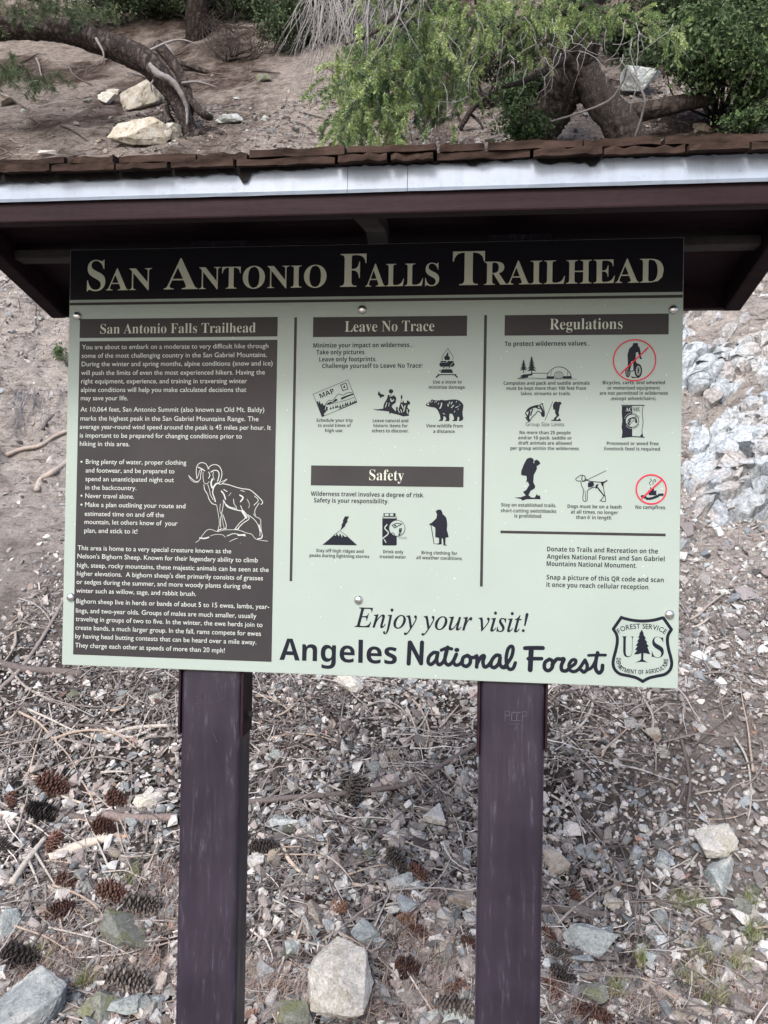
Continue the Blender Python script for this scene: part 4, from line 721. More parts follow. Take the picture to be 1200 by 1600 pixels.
# backpacker, dog, campfire
S = (795, 710, 4.706); m = MB()
flpx(m, [(90, 150), (92, 120), (110, 75), (130, 35), (152, 24), (172, 26), (184, 42), (180, 62), (188, 66), (186, 48), (205, 38), (222, 48), (234, 72), (222, 74), (214, 84), (204, 86), (208, 102), (196, 130), (184, 150), (180, 205), (195, 235), (190, 250), (160, 268), (145, 300), (160, 312), (135, 318), (104, 275), (128, 262), (150, 225), (140, 200), (126, 208), (132, 185), (130, 158), (108, 156)], 1, S); flpx(m, [(40, 318), (90, 314), (130, 300), (160, 316), (190, 318), (205, 292), (218, 305), (228, 300), (234, 330), (190, 328), (130, 330), (100, 340), (90, 328)], 1.3, S)
pic(m, 'backpacker_picture', 'hiker bent under a tall pack')
m = MB()
for P, wd in (([(530, 152), (500, 172), (492, 185), (505, 195), (530, 196)], 5), ([(530, 152), (555, 158), (562, 180), (548, 200), (536, 180), (540, 162)], 6), ([(562, 180), (600, 198), (690, 204), (722, 192)], 6), ([(530, 196), (535, 230), (548, 262), (545, 335), (575, 338), (580, 265), (640, 240), (665, 265), (695, 305), (675, 340)], 5), ([(560, 265), (565, 336)], 4), ([(690, 205), (700, 270), (712, 340), (690, 345), (670, 340)], 5), ([(560, 195), (715, 120)], 4), ([(545, 198), (575, 190)], 7), ([(660, 250), (705, 308)], 5)): _sl[0] += 1; stroke(m, P, wd, 1+.1*(_sl[0] % 6), S)
flpx(m, [(585, 205), (620, 202), (628, 225), (612, 240), (582, 242), (580, 222)], 2, S); flpx(m, [(640, 222), (662, 218), (650, 240), (664, 246), (636, 252)], 2, S); flpx(m, [(675, 204), (698, 206), (694, 240), (682, 228)], 2, S); flpx(m, [(690, 205), (720, 188), (726, 194), (700, 212)], 2.3, S)
pic(m, 'dog_picture', 'spotted dog on a leash')
m = MB(); ringpx(m, 1046, 257, 97, 107, 3, S, 2, 56); stroke(m, [(1118, 192), (978, 322)], 11, 4, S, smooth=False, m=2)
flpx(m, [(1030, 300), (1024, 262), (1036, 272), (1042, 235), (1052, 262), (1064, 240), (1070, 270), (1084, 262), (1086, 302)], 1, S)
for k in range(9): disc(m, 982+18*k, 300+12*math.sin(k*.6)+(14 if k in (2, 3, 4, 5, 6) else 8), 13, 1.2+.1*(k % 4), S, ry=10)
stroke(m, [(1038, 178), (1048, 192), (1032, 210), (1042, 226)], 4, 1, S); stroke(m, [(1062, 222), (1060, 195), (1075, 185), (1080, 198), (1070, 200)], 4, 1, S); pic(m, 'campfire_picture', 'campfire crossed out by a red ring')
# carriage bolts
for px, py in ((121, 494), (566, 484), (1052, 484), (111, 933), (560, 937), (1046, 960)):
    u, v = uv(px, py); m = MB(); V = []; F = []; n = 20
    prof = [(.0086, 0), (.0086, .0012), (.0078, .0030), (.0060, .0048), (.0036, .0059)]
    for r_, d_ in prof: V += [(u+r_*math.cos(2*math.pi*j/n), -.0006-d_, v+r_*math.sin(2*math.pi*j/n)) for j in range(n)]
    V.append((u, -.0068, v)); F += [(i*n+j, i*n+(j+1) % n, (i+1)*n+(j+1) % n, (i+1)*n+j) for i in range(len(prof)-1) for j in range(n)]; c0 = (len(prof)-1)*n; F += [(c0+j, c0+(j+1) % n, len(V)-1) for j in range(n)]
    m.add(V, F); sub(m, 'bolt', M['steel']).data.polygons.foreach_set('use_smooth', [True]*len(F))
# ------------------------------------------------------------------ stones one can point to
def rock_mesh(seed, dims, n=16, blocky=.55, sub_=3, amp=.10):
    r = np.random.default_rng(seed); p = r.normal(size=(n, 3)); p /= np.abs(p).max(1)[:, None]**blocky*np.linalg.norm(p, axis=1)[:, None]**(1-blocky)
    p *= .82+.25*r.random((n, 1)); V, F = hull(p)
    bm = bmesh.new(); vv = [bm.verts.new(v) for v in V]; [bm.faces.new([vv[i] for i in f]) for f in F]
    bmesh.ops.dissolve_limit(bm, angle_limit=R(14), verts=bm.verts, edges=bm.edges)
    bmesh.ops.bevel(bm, geom=list(bm.edges), offset=.035, segments=1, affect='EDGES', clamp_overlap=True)
    bmesh.ops.triangulate(bm, faces=bm.faces)
    for _ in range(sub_): bmesh.ops.subdivide_edges(bm, edges=[e for e in bm.edges if e.calc_length() > .16], cuts=1, use_grid_fill=True); bmesh.ops.triangulate(bm, faces=bm.faces)
    bm.verts.index_update(); V = np.array([v.co[:] for v in bm.verts]); F = [tuple(v.index for v in f.verts) for f in bm.faces]; bm.free()
    d = amp*fbm(V[:, 0]*2.2+V[:, 2]*1.7+seed, V[:, 1]*2.2-V[:, 2]*1.3, 4, seed)+amp*.5*(vn(V[:, 0]*9+seed, V[:, 1]*9+V[:, 2]*7, seed)-.5)
    d = d+amp*.35*(vn(V[:, 0]*19+seed, V[:, 1]*19+V[:, 2]*15, seed+1)-.5); V = V*(1+d[:, None]); V = V/np.ptp(V, axis=0); return V*np.asarray(dims), F
def slope_frame(x, y, yaw, tilt=1.0):
    n = normal(x, y); z = (1-tilt)*np.array([0, 0, 1.])+tilt*n; z /= np.linalg.norm(z); u = np.array([math.cos(yaw), math.sin(yaw), 0]); u -= z*(u @ z); u /= np.linalg.norm(u); v = np.cross(z, u); return np.stack([u, v, z], 1)
def stone(name, px, py, wpx, hpx, mt, label, seed, thick=.75, yaw=0.0, group=None, n=16, sink=.12, cat='stone', tilt=.8, roll=0.0):
    """a stone whose visible face spans about wpx x hpx photograph pixels, sitting on the slope"""
    p = hit(px, py+hpx*.12); d = dist(p); w_ = wpx*d/FPX; h_ = hpx*d/FPX; V, F = rock_mesh(seed, (w_, h_*1.12, min(w_, h_)*thick), n); Fr = slope_frame(p[0], p[1], yaw, tilt)
    if roll: a = R(roll); V = V @ np.array([[math.cos(a), math.sin(a), 0], [-math.sin(a), math.cos(a), 0], [0, 0, 1]])
    o = build(name, V, F, M[mt]); m4 = Matrix.Identity(4)
    q = p+Fr[:, 2]*min(w_, h_)*thick*(.5-sink)
    for i in range(3):
        for j in range(3): m4[i][j] = Fr[i][j]
        m4[i][3] = q[i]
    o.matrix_world = m4; tag(o, label, cat, group); return o
B_ = 'boulder'
for a in [
 (B_, 532, 1532, 104, 128, 'rock_white', 'largest cream boulder, standing tall between the two sign posts', 3, .8, .1, None, 15),
 (B_, 46, 1578, 112, 84, 'rock_blue', 'big speckled blue-grey boulder with a flat top, half cut by the picture corner', 12, .8, -.1, None, 14),
 ('stone', 214, 1456, 82, 62, 'rock_green', 'mossy green-grey block beside the post under the long text', 7, .8, .2, None, 13),
 ('stone', 1111, 1322, 68, 46, 'rock_white', 'white flat-topped block lying above a bluish stone on the open gravel', 21, .8, .35, None, 13),
 ('stone', 1126, 1372, 46, 60, 'rock_blue', 'pale bluish pointed stone directly below the white flat-topped block', 23, .7, .1, None, 12),
 ('stone', 933, 1481, 84, 48, 'rock_blue', 'long blue-grey rectangular stone beside the foot of the post under the shield', 31, .8, -.05, None, 13),
 ('stone', 545, 1072, 48, 32, 'rock_white', 'white rounded stone just under the lower edge of the panel', 33, .8, 0, None, 18),
 ('stone', 233, 1252, 46, 30, 'rock_white', 'white angular stone lying on a strip of bark', 35, .7, .6, None, 11),
 ('stone', 676, 1278, 36, 38, 'rock_white', 'cream stone on the twigs between the posts', 37, .7, .2, None, 14),
 ('stone', 497, 1428, 34, 42, 'rock_tan', 'tan wedge-shaped stone just above the largest cream boulder', 39, .7, .8, None, 9),
 ('stone', 571, 1460, 46, 36, 'rock_blue', 'blue-green stone leaning beside the top of the largest cream boulder', 41, .7, .1, None, 13),
 ('stone', 458, 1480, 28, 32, 'rock_blue', 'small square blue stone in dry grass near the largest cream boulder', 43, .8, .1, None, 13),
 ('stone', 447, 1284, 46, 26, 'rock_blue', 'flat slate-blue stone among gravel between the posts', 45, .6, .1, None, 12),
 ('stone', 634, 1379, 36, 27, 'rock_blue', 'pale bluish stone beside dark red cones between the posts', 47, .7, .1, None, 12),
 ('stone', 16, 1447, 38, 48, 'rock_blue', 'pale bluish stone at the picture edge above the dark grey cone', 49, .7, .4, None, 13),
 ('stone', 158, 1582, 56, 52, 'rock_green', 'dull green-grey stone beside the big speckled boulder', 51, .7, -.4, None, 13),
 ('stone', 196, 1574, 52, 36, 'rock_blue', 'rounded grey stone in the grass near the foot of the post', 53, .7, .1, None, 16),
 ('stone', 1019, 1152, 22, 28, 'rock_tan', 'lone grey-tan stone standing on the bare dirt patch', 55, .8, .1, None, 11),
 ('stone', 702, 1594, 74, 30, 'rock_blue', 'whitish blue stone cut off by the bottom picture edge between posts', 57, .8, .1, None, 14),
 ('stone', 643, 1566, 54, 30, 'rock_tan', 'tan slab tilted beside the scaly grey cone', 59, .6, .5, None, 10),
 ('stone', 458, 1590, 58, 38, 'rock_green', 'olive pointed stone left of the foot of the largest cream boulder', 61, .7, .2, None, 9),
 ('stone', 402, 1348, 30, 26, 'rock_white', 'white round stone close to the side of the long-text post', 63, .8, .1, None, 17),
 ('stone', 432, 1342, 24, 30, 'rock_tan', 'upright tan block beside a white round stone', 65, .8, .1, None, 12),
 ('stone', 918, 1333, 42, 22, 'rock_blue', 'flat slate-grey stone right of the shield post', 67, .6, -.4, None, 12),
 ('stone', 1034, 1345, 24, 32, 'rock_blue', 'narrow pale blue stone on open gravel left of the white block', 69, .6, -.6, None, 11),
 ('stone', 870, 1352, 40, 36, 'rock_tan', 'brown-tan stone touching the side of the shield post', 71, .8, .1, None, 12),
 ('stone', 1160, 1420, 30, 28, 'rock_green', 'olive round stone at the edge of the green grass', 73, .8, .1, None, 16),
 ('stone', 700, 1500, 34, 50, 'rock_tan', 'grey-tan slab standing in dry grass between the posts', 75, .5, .2, None, 9),
 ('stone', 720, 1412, 44, 34, 'rock_tan', 'tan-white block against the inner side of the shield post', 77, .7, .1, None, 12),
 ('stone', 925, 1556, 46, 40, 'rock_green', 'pale greenish stone half buried in the grass by the fallen stick', 79, .6, .3, None, 13),
 ('stone', 1060, 1590, 60, 34, 'rock_tan', 'long pale stone in the grass at the bottom edge', 81, .6, -.3, None, 12),
 ('stone', 820, 1592, 50, 40, 'rock_blue', 'grey stone beside the foot of the shield post', 83, .7, .1, None, 14),
 ('boulder', 226, 160, 66, 46, 'rock_gold', 'pale yellow boulder under the leaning pine trunk', 85, .9, .2, None, 13),
 ('boulder', 224, 218, 100, 44, 'rock_gold', 'broad yellow boulder at the foot of the leaning pine', 87, .9, .1, None, 12),
 ('stone', 168, 158, 26, 22, 'rock_white', 'small white stone left of the pale yellow boulder', 89, .8, .1, None, 12),
 ('stone', 176, 145, 26, 12, 'rock_gold', 'thin yellow stone above the small white stone', 91, .6, .1, None, 12),
 ('stone', 75, 242, 34, 13, 'rock_white', 'white stone peeping over the shakes near the far roof end', 93, .8, .1, None, 12),
 ('stone', 270, 215, 40, 34, 'rock_gold', 'broken yellow stone between the broad boulder and the pine root', 95, .8, .4, None, 10),
 ('stone', 360, 189, 44, 22, 'rock_blue', 'blue-grey stone on the dirt right of the leaning pine', 97, .7, .1, None, 12),
 ('stone', 409, 124, 26, 14, 'rock_green', 'dark grey-green stone high on the dirt above the dead branch', 99, .8, .1, None, 14),
 ('boulder', 992, 140, 60, 44, 'rock_blue', 'pale blue-grey slab wedged behind the forked dark tree', 101, .8, .5, None, 9),
 ('stone', 1090, 755, 24, 28, 'rock_white', 'rounded pale stone set in the dirt beside the rock outcrop', 103, .8, .1, None, 18),
 ('stone', 1100, 202, 34, 14, 'rock_tan', 'tan stone under the log by the dark shrubs', 105, .8, .1, None, 12),
 ('stone', 8, 160, 26, 26, 'rock_tan', 'grey stone at the picture edge beside a dark root', 107, .8, .1, None, 12)]:
    stone(*a)
# loose middling stones: one of each of eight shapes, then copies
rs = np.random.default_rng(77); protos = []
for k, mt in enumerate(['rock_white', 'rock_tan', 'rock_blue', 'rock_tan', 'rock_white', 'rock_green', 'rock_blue', 'rock_tan']):
    V, F = rock_mesh(200+k, (1, .8, .5), 12, sub_=2); protos.append(build('loose_stone', V, F, M[mt]))
KIN = {'rock_white': ('loose cream stone', 'cream stones lying loose among the gravel'), 'rock_tan': ('loose tan stone', 'tan stones lying loose among the gravel'), 'rock_blue': ('loose blue-grey stone', 'blue-grey stones lying loose among the gravel'), 'rock_green': ('loose olive-grey stone', 'olive-grey stones lying loose among the gravel')}
used = set(); cnt = 0
while cnt < 150:
    px, py = rs.uniform(0, 1200), 1600-520*rs.random()**1.25
    if 270 < px < 395 or 740 < px < 855: continue
    if px > 850 and py < 1330 and rs.random() < .6: continue
    k = int(rs.integers(0, 8)); p = hit(px, py); s_ = (13+22*rs.random()**2.2)*dist(p)/FPX*(1 if py > 1330 else .8)
    o = protos[k] if k not in used else protos[k].copy()
    if k in used: C.objects.link(o)
    used.add(k); Fr = slope_frame(p[0], p[1], rs.uniform(0, 6.28), .7+.5*rs.random()); m4 = Matrix.Identity(4); q = p+Fr[:, 2]*s_*.2
    for i in range(3):
        for j in range(3): m4[i][j] = Fr[i][j]*s_*(1 if j == 0 else .8+.5*((cnt*7 % 10)/10))
        m4[i][3] = q[i]
    o.matrix_world = m4; mt = protos[k].data.materials[0]; key = [q_ for q_ in KIN if M[q_] == mt][0]
    tag(o, 'small '+KIN[key][0]+' among the grey gravel chips', 'stone', KIN[key][1]); cnt += 1

rs = np.random.default_rng(78); cnt = 0
while cnt < 46:
    px, py = rs.uniform(0, 1190), rs.uniform(95, 245)
    if 520 < px < 780: continue
    k = int(rs.integers(0, 8)); p = hit(px, py); s_ = (4+9*rs.random()**2)*dist(p)/FPX; o = protos[k].copy(); C.objects.link(o); Fr = slope_frame(p[0], p[1], rs.uniform(0, 6.28), .7+.5*rs.random()); m4 = Matrix.Identity(4); q = p+Fr[:, 2]*s_*.15
    for i in range(3):
        for j in range(3): m4[i][j] = Fr[i][j]*s_*(1 if j == 0 else .8+.5*((cnt*7 % 10)/10))
        m4[i][3] = q[i]
    o.matrix_world = m4; mt = protos[k].data.materials[0]; key = [q_ for q_ in KIN if M[q_] == mt][0]; cnt += 1
    tag(o, 'small '+KIN[key][0]+' on the dirt slope above the roof', 'stone', KIN[key][1].replace('among the gravel', 'on the dirt slope above the roof'))

# ------------------------------------------------------------------ rock outcrop on the bank
def cells(a, b, n, seed, lo, hi, stretch, ang):
    """stepped facets: nearest-cell offsets and tilts in a rotated, stretched metric; returns height, gap to the border, cell id"""
    r = np.random.default_rng(seed); c_, s_ = math.cos(ang), math.sin(ang); P = r.uniform(lo, hi, (n, 2)); u = (P[:, 0]*c_+P[:, 1]*s_)/stretch; v = -P[:, 0]*s_+P[:, 1]*c_; U = (a*c_+b*s_)/stretch; W_ = -a*s_+b*c_
    d1 = np.full(a.shape, 9e9); d2 = d1.copy(); idx = np.zeros(a.shape, int)
    for k in range(n):
        d = np.abs(U-u[k])*.6+np.hypot(U-u[k], W_-v[k])*.7; m1 = d < d1; d2 = np.where(m1, d1, np.minimum(d2, d)); idx = np.where(m1, k, idx); d1 = np.where(m1, d, d1)
    off = r.normal(size=n); tx, ty = r.normal(0, .35, n), r.normal(0, .35, n); return off[idx], tx[idx]*(U-u[idx])+ty[idx]*(W_-v[idx]), d2-d1, idx
ax_ = np.arange(1.15, 4.2, .0125); ay_ = np.arange(2.35, 5.3, .0085); AX, AY = np.meshgrid(ax_, ay_); AZ = ground(AX, AY); BB = AZ*.78+AY*.55
wx, wy = AX+.05*fbm(AX*3, BB*3, 3, 1), BB+.05*fbm(AX*3+7, BB*3, 3, 2)
o1, t1, g1, i1 = cells(wx, wy, 95, 5, (1.0, 2.6), (4.4, 7.6), 2.1, R(47)); o2, t2, g2, i2 = cells(wx, wy, 900, 6, (1.0, 2.6), (4.4, 7.6), 3.0, R(42))
H_ = .038*o1+.62*t1+.020*o2+1.0*t2-.09*np.exp(-g1/.016)-.040*np.exp(-g2/.008)+.03*fbm(AX*8, BB*8, 3, 3)+.010*fbm(AX*40, BB*40, 3, 4)
edge = np.minimum.reduce([(AX-1.22-.35*np.abs(fbm(BB*1.5, AX*.5, 3, 5)))/.35, (4.2-AX)/.4, (AY-2.62-.45*vn(AX*2.3, .5, 6))/.30, (5.25-AY)/.4]); patch = fbm(AX*1.8+2, BB*1.8, 4, 2)
H_ = np.clip(H_, -.16, .14)+.03-.22*np.clip(1-edge, 0, 1)-.16*np.clip((patch-.22)/.25, 0, 1)
NX = -np.gradient(AZ, ax_, axis=1); NY = -np.gradient(AZ, ay_, axis=0); NL = np.sqrt(NX**2+NY**2+1)
OV = np.stack([AX+NX/NL*H_, AY+NY/NL*H_, AZ+H_/NL], 2).reshape(-1, 3); on_x, on_y_ = len(ax_), len(ay_)
oi_ = (np.arange(on_y_-1)[:, None]*on_x+np.arange(on_x-1)[None]).ravel(); OF = np.stack([oi_, oi_+1, oi_+1+on_x, oi_+on_x], 1); OF = OF[(H_.ravel()[OF] > -.10).any(1)]
rc = np.random.default_rng(9); tint = np.array([(.40, .425, .45), (.44, .455, .465), (.33, .35, .365), (.48, .485, .48), (.34, .315, .30), (.27, .28, .295)]); oc = tint[rc.integers(0, 6, 95)[i1]]*.6+tint[rc.integers(0, 6, 900)[i2]]*.4; oc = oc*np.array([.86, .91, .96])
dirt = np.clip((fbm(AX*5, BB*5, 4, 6)-.02)/.25, 0, 1)[..., None]; oc = oc*(1-.65*dirt)+np.array([.32, .285, .27])*.65*dirt
tag(build('rock_outcrop', OV, OF, M['outcrop'], None, False, oc.reshape(-1, 3)), 'fractured pale blue-grey bedrock face breaking out of the bank beside the panel', 'rock outcrop')

# ------------------------------------------------------------------ pine cones
CC = {'red': ((.045, .024, .022), (.135, .072, .058)), 'dark': (((.032, .026, .027)), (.085, .077, .076)), 'grey': ((.05, .042, .041), (.21, .19, .18)), 'brown': ((.10, .055, .038), (.22, .13, .095))}
def cone_mesh(kind, open_, seed):
    r = np.random.default_rng(seed); a, b = CC[kind]; mb = MB(); n = 120; g = math.pi*(3-5**.5)
    prof = lambda t: .20*math.sin(math.pi*min(1, (.16+.84*t)))**.62+.045
    P = [(0, 0, -.5+z) for z in np.linspace(0, 1, 9)]; mb.tube(P, [max(.03, prof(t)*.55) for t in np.linspace(0, 1, 9)], 7, 0, a)
    for i in range(n):
        t = (i+.5)/n; z = -.48+.94*t; th = i*g; rad = prof(t); L = (rad*(.72+.12*open_)+.03)*(1+.14*r.normal()); wd = .098*(.55+.6*math.sin(math.pi*min(1, .15+t*.8))); up = .55-.5*open_+.35*t+.1*r.normal()
        e = np.array([math.cos(th), math.sin(th), 0]); s = np.array([-math.sin(th), math.cos(th), 0]); k = np.array([0, 0, 1.]); d = e*math.cos(up)+k*math.sin(up); nn = np.cross(s, d); p0 = e*rad*.35+k*z; tip = p0+d*L
        V = [p0-s*wd*.4, p0+s*wd*.4, p0+d*L*.72+s*wd*.62+nn*.006, tip+nn*.022, p0+d*L*.72-s*wd*.62+nn*.006, p0+d*L*.8-nn*.026, tip+nn*.03+d*.02]
        j = 1+.25*r.normal(); ca, cb = tuple(x*j for x in a), tuple(x*j for x in b); o = len(mb.V)
        mb.add(V, [(0, 1, 2, 4), (4, 2, 3), (0, 4, 5), (1, 5, 2), (0, 5, 1), (4, 3, 5), (3, 2, 5), (4, 6, 3), (2, 3, 6)]); mb.Cc += [ca, ca, cb, cb, cb, ca, cb]
    return mb
PROTO = {}
def cone(px, py, size, kind, yaw, open_, label, group=None, stand=0.0):
    k = (kind, open_)
    k = (kind, open_, (px+py) % 3)
    if k not in PROTO: o = cone_mesh(kind, open_, len(PROTO)+1).build('pine_cone', M['cone_red']); PROTO[k] = o
    else: o = PROTO[k].copy(); C.objects.link(o)
    p = hit(px, py+size*.1); hs = (px*7+py*13) % 17/17; s = size*dist(p)/FPX*(.82+.18*hs); stand = stand+(hs-.5)*.5; Fr = slope_frame(p[0], p[1], R(-yaw), .8); ax = Fr[:, 0]*math.cos(stand)+Fr[:, 2]*math.sin(stand); u = Fr[:, 1]; v = np.cross(ax, u); q = p+Fr[:, 2]*s*(.165+.08*((px*3+py) % 11)/11)
    m4 = Matrix.Identity(4)
    for i in range(3):
        m4[i][0], m4[i][1], m4[i][2], m4[i][3] = u[i]*s*(1.12-.25*hs), v[i]*s*(.95+.1*hs), ax[i]*s*(.9+.2*hs), q[i]
    o.matrix_world = m4; tag(o, label, 'pine cone', group)
for a in [(67, 1272, 66, 'dark', 5, .0, 'closed blackish pine cone on the twigs left of the bark strip'), (185, 1250, 50, 'red', 30, 1.0, 'red-brown open cone left of the white angular stone'), (86, 1228, 62, 'red', 20, 1.0, 'big dark red open cone above the closed blackish cone'), (25, 1225, 36, 'grey', 10, .4, 'small grey cone at the picture edge above a red cone'), (18, 1253, 34, 'red', 60, 1.0, 'small red cone at the picture edge beside a grey cone'), (165, 1296, 54, 'red', 15, 1.0, 'red cone just below the strip of bark'), (8, 1325, 40, 'dark', 40, .4, 'dark cone cut by the picture edge above the pale stick'),
 (95, 1424, 60, 'red', -25, 1.0, 'reddish open cone standing above pale stones by the dry grass', None, .5), (178, 1400, 56, 'red', 20, 1.0, 'dark red cone above the mossy block'), (222, 1418, 70, 'grey', 5, .4, 'long grey scaly cone touching the top of the mossy block'), (36, 1498, 84, 'dark', 12, .4, 'large dark grey cone in dry grass at the picture edge'), (200, 1536, 78, 'grey', 15, .4, 'large grey-brown cone in dry grass below the mossy block'), (85, 1318, 44, 'red', 80, 1.0, 'dull red cone half hidden by the pale stick'), (105, 1382, 50, 'red', 35, 1.0, 'red cone among grey branches left of the dark red cone'),
 (415, 1326, 50, 'dark', 12, .4, 'dark cone beside the tan block near the long-text post'), (530, 1420, 46, 'brown', 30, 1.0, 'orange-brown cone above the largest cream boulder', None, .7), (489, 1412, 36, 'red', 10, 1.0, 'dark red cone half behind the tan wedge stone'), (553, 1236, 58, 'dark', 85, .4, 'dark narrow cone lying downhill under the twigs between posts'), (620, 1346, 52, 'dark', 60, .4, 'dark cone right of the long pale curved stick'), (654, 1366, 40, 'red', 50, 1.0, 'small red cone right of the dark cone between posts'), (641, 1404, 34, 'red', 10, 1.0, 'dark round red cone below the pale bluish stone'), (636, 1436, 44, 'brown', -40, 1.0, 'brown cone pointing uphill between the posts'), (655, 1458, 40, 'red', 30, 1.0, 'red cone beside the brown cone between the posts'),
 (612, 1478, 44, 'dark', 70, .4, 'dark cone just right of the largest cream boulder'), (736, 1475, 46, 'red', 20, 1.0, 'red cone against the inner side of the shield post'), (640, 1515, 64, 'red', 10, 1.0, 'wide dark red cone in grass right of the cream boulder'), (714, 1546, 52, 'red', -30, 1.0, 'red cone above the scaly grey cone between posts'), (712, 1580, 74, 'grey', 3, .4, 'scaly grey cone by the bottom edge next to the shield post'),
 (872, 1492, 52, 'grey', 30, .4, 'grey scaly cone between the shield post and the blue-grey stone'), (857, 1464, 36, 'red', 50, 1.0, 'small red cone touching the shield post'), (900, 1404, 36, 'red', 60, 1.0, 'red cone just above the scaly stick'), (925, 1590, 58, 'red', 15, 1.0, 'open red cone at the bottom edge right of the shield post'), (974, 1502, 40, 'dark', 5, .4, 'small dark cone below the blue-grey rectangular stone'), (880, 1526, 52, 'dark', 30, 1.0, 'dark open cone behind the shield post foot'), (865, 1550, 44, 'red', 60, 1.0, 'deep red cone beside the dark open cone at the post foot'), (330, 1, 1, 'red', 0, 1.0, 'x')]:
    if a[2] > 5: cone(*a)

# ------------------------------------------------------------------ sticks, roots and branches one can point to
def on_ground(px, py, lift=.0): p = hit(px, py); return p+normal(p[0], p[1])*lift
def stick(name, pts, rpx, col, label, cat='stick', group=None, lift=.012, n=6, side=None, mtl='twig', rough=.12):
    P = np.array([on_ground(x_, y_, lift) for x_, y_ in pts]); d = dist(P.mean(0)); P = cr(P, n) if len(P) > 2 else P; mb = MB(); rr = np.array(lerp_to(rpx if isinstance(rpx, (list, tuple)) else [rpx, rpx*.6], len(P)))*d/FPX
    mb.tube(P, rr, 7, 0, col, rough, int(abs(pts[0][0]*7+pts[0][1])))
    for sp in side or []:
        Q = np.array([on_ground(x_, y_, lift) for x_, y_ in sp]); Q = cr(Q, 4) if len(Q) > 2 else Q; mb.tube(Q, lerp_to([rr.mean()*.6, rr.mean()*.25], len(Q)), 5, 0, col, rough, 3)
    o = mb.build(name, M[mtl], None, True); tag(o, label, cat, group); return o
G1, G2, G3, G4 = (.20, .18, .175), (.36, .34, .32), (.12, .105, .105), (.42, .35, .28)
for a in [('stick', [(78, 1345), (120, 1328), (172, 1311)], [8, 8.5], (.44, .40, .36), 'thick pale peeled stick lying below the red cones'), ('stick', [(172, 1312), (186, 1311), (200, 1311)], [3.5, 3], (.42, .26, .17), 'short orange broken tip at the end of the pale peeled stick'),
 ('branch', [(372, 1262), (450, 1252), (540, 1245), (640, 1230), (700, 1195), (745, 1168)], [5, 4], G3, 'long dark branch sweeping across the gravel between the posts', 'branch', None, .02, 6, [[(540, 1245), (600, 1215)], [(640, 1230), (690, 1225)]]), ('stick', [(440, 1322), (455, 1350), (480, 1370), (530, 1382), (612, 1393)], [3.6, 2.6], (.42, .36, .31), 'long pale curved stick above the cones between posts'), ('twig', [(372, 1535), (392, 1500), (412, 1460), (428, 1420)], [4, 3], G2, 'pale grey crooked twig beside the long-text post'),
 ('root', [(1062, 1150), (1072, 1190), (1078, 1230), (1074, 1268), (1072, 1320)], [3, 2], G3, 'dark root running downhill over the open gravel', 'root'), ('twig', [(855, 1162), (890, 1148), (915, 1128), (926, 1098), (918, 1074)], [2.4, 1.6], G2, 'thin pale twig curving over the dirt below the shield'), ('stick', [(842, 1420), (880, 1425), (920, 1430), (952, 1434)], [7, 5], G3, 'scaly dark stick beside the shield post'), ('stick', [(905, 1532), (960, 1530), (1010, 1545), (1060, 1568), (1110, 1592)], [6, 7], (.24, .22, .21), 'thick grey fallen stick curving through the grass'), ('twig', [(1022, 1468), (1060, 1475), (1120, 1482), (1200, 1484)], [4, 2], (.25, .23, .22), 'long straight grey twig near the green grass'),
 ('root', [(10, 713), (35, 704), (65, 698), (85, 684), (108, 675)], [3.6, 3], (.30, .26, .24), 'upper bare root crossing the bank beside the panel', 'root', None, .015), ('root', [(58, 768), (66, 752), (82, 742), (108, 724)], [4.5, 5], (.34, .30, .28), 'lower bare root with a pale broken end on the bank', 'root', None, .015), ('root', [(68, 672), (78, 655), (95, 645)], [2.6, 2.2], G3, 'short thin root above the two bare roots on the bank', 'root'),
 ('stick', [(-5, 1038), (40, 1048), (90, 1052), (130, 1056)], [7, 6], G3, 'thick dark stick lying level left of the panel corner'), ('stick', [(0, 1080), (30, 1052), (60, 1010), (90, 960), (104, 930)], [4, 2.4], G1, 'grey stick leaning steeply beside the panel edge'), ('twig', [(100, 1135), (180, 1140), (220, 1160)], [2.6, 2], G3, 'dark twig above a pile of gravel left of the post'), ('stick', [(145, 1152), (165, 1155), (210, 1140), (285, 1136)], [4, 3], G2, 'grey stick pointing at the post below the panel corner'), ('twig', [(160, 1135), (185, 1150), (215, 1152), (282, 1115)], [2.6, 2.2], G2, 'pale bent twig touching the post bracket'),
 ('branch', [(20, 1390), (45, 1352), (72, 1318)], [6, 4], G2, 'pale forked branch leaning left of the peeled stick', 'branch', None, .03, 6, [[(45, 1352), (62, 1390)], [(55, 1340), (90, 1395)]]), ('twig', [(70, 1385), (95, 1402)], [5, 4], G2, 'short pale broken twig end in the dry grass'), ('bark_strip', [(165, 1277), (200, 1282), (240, 1282), (278, 1280)], [9, 6], (.19, .155, .15), 'flat grey-brown strip of bark under the white angular stone', 'bark'), ('stick', [(98, 1275), (130, 1282), (158, 1284)], [6, 5], G3, 'dark knobbly stick beside the closed blackish cone'), ('twig', [(75, 1225), (95, 1245), (140, 1262)], [2.6, 2], (.40, .36, .31), 'pale thin twig hooked over the big red cone'),
 ('stick', [(1020, 1420), (1012, 1400), (1000, 1380)], [5, 4], G2, 'pale upright broken stick near the green tuft'), ('stick', [(1062, 1090), (1068, 1110), (1064, 1130)], [4, 2], G1, 'grey root end hanging out of the dirt by the panel corner'), ('twig', [(940, 1398), (970, 1380), (985, 1358)], [2.4, 1.6], G1, 'thin twig standing over gravel right of the shield post')]:
    stick(*a)
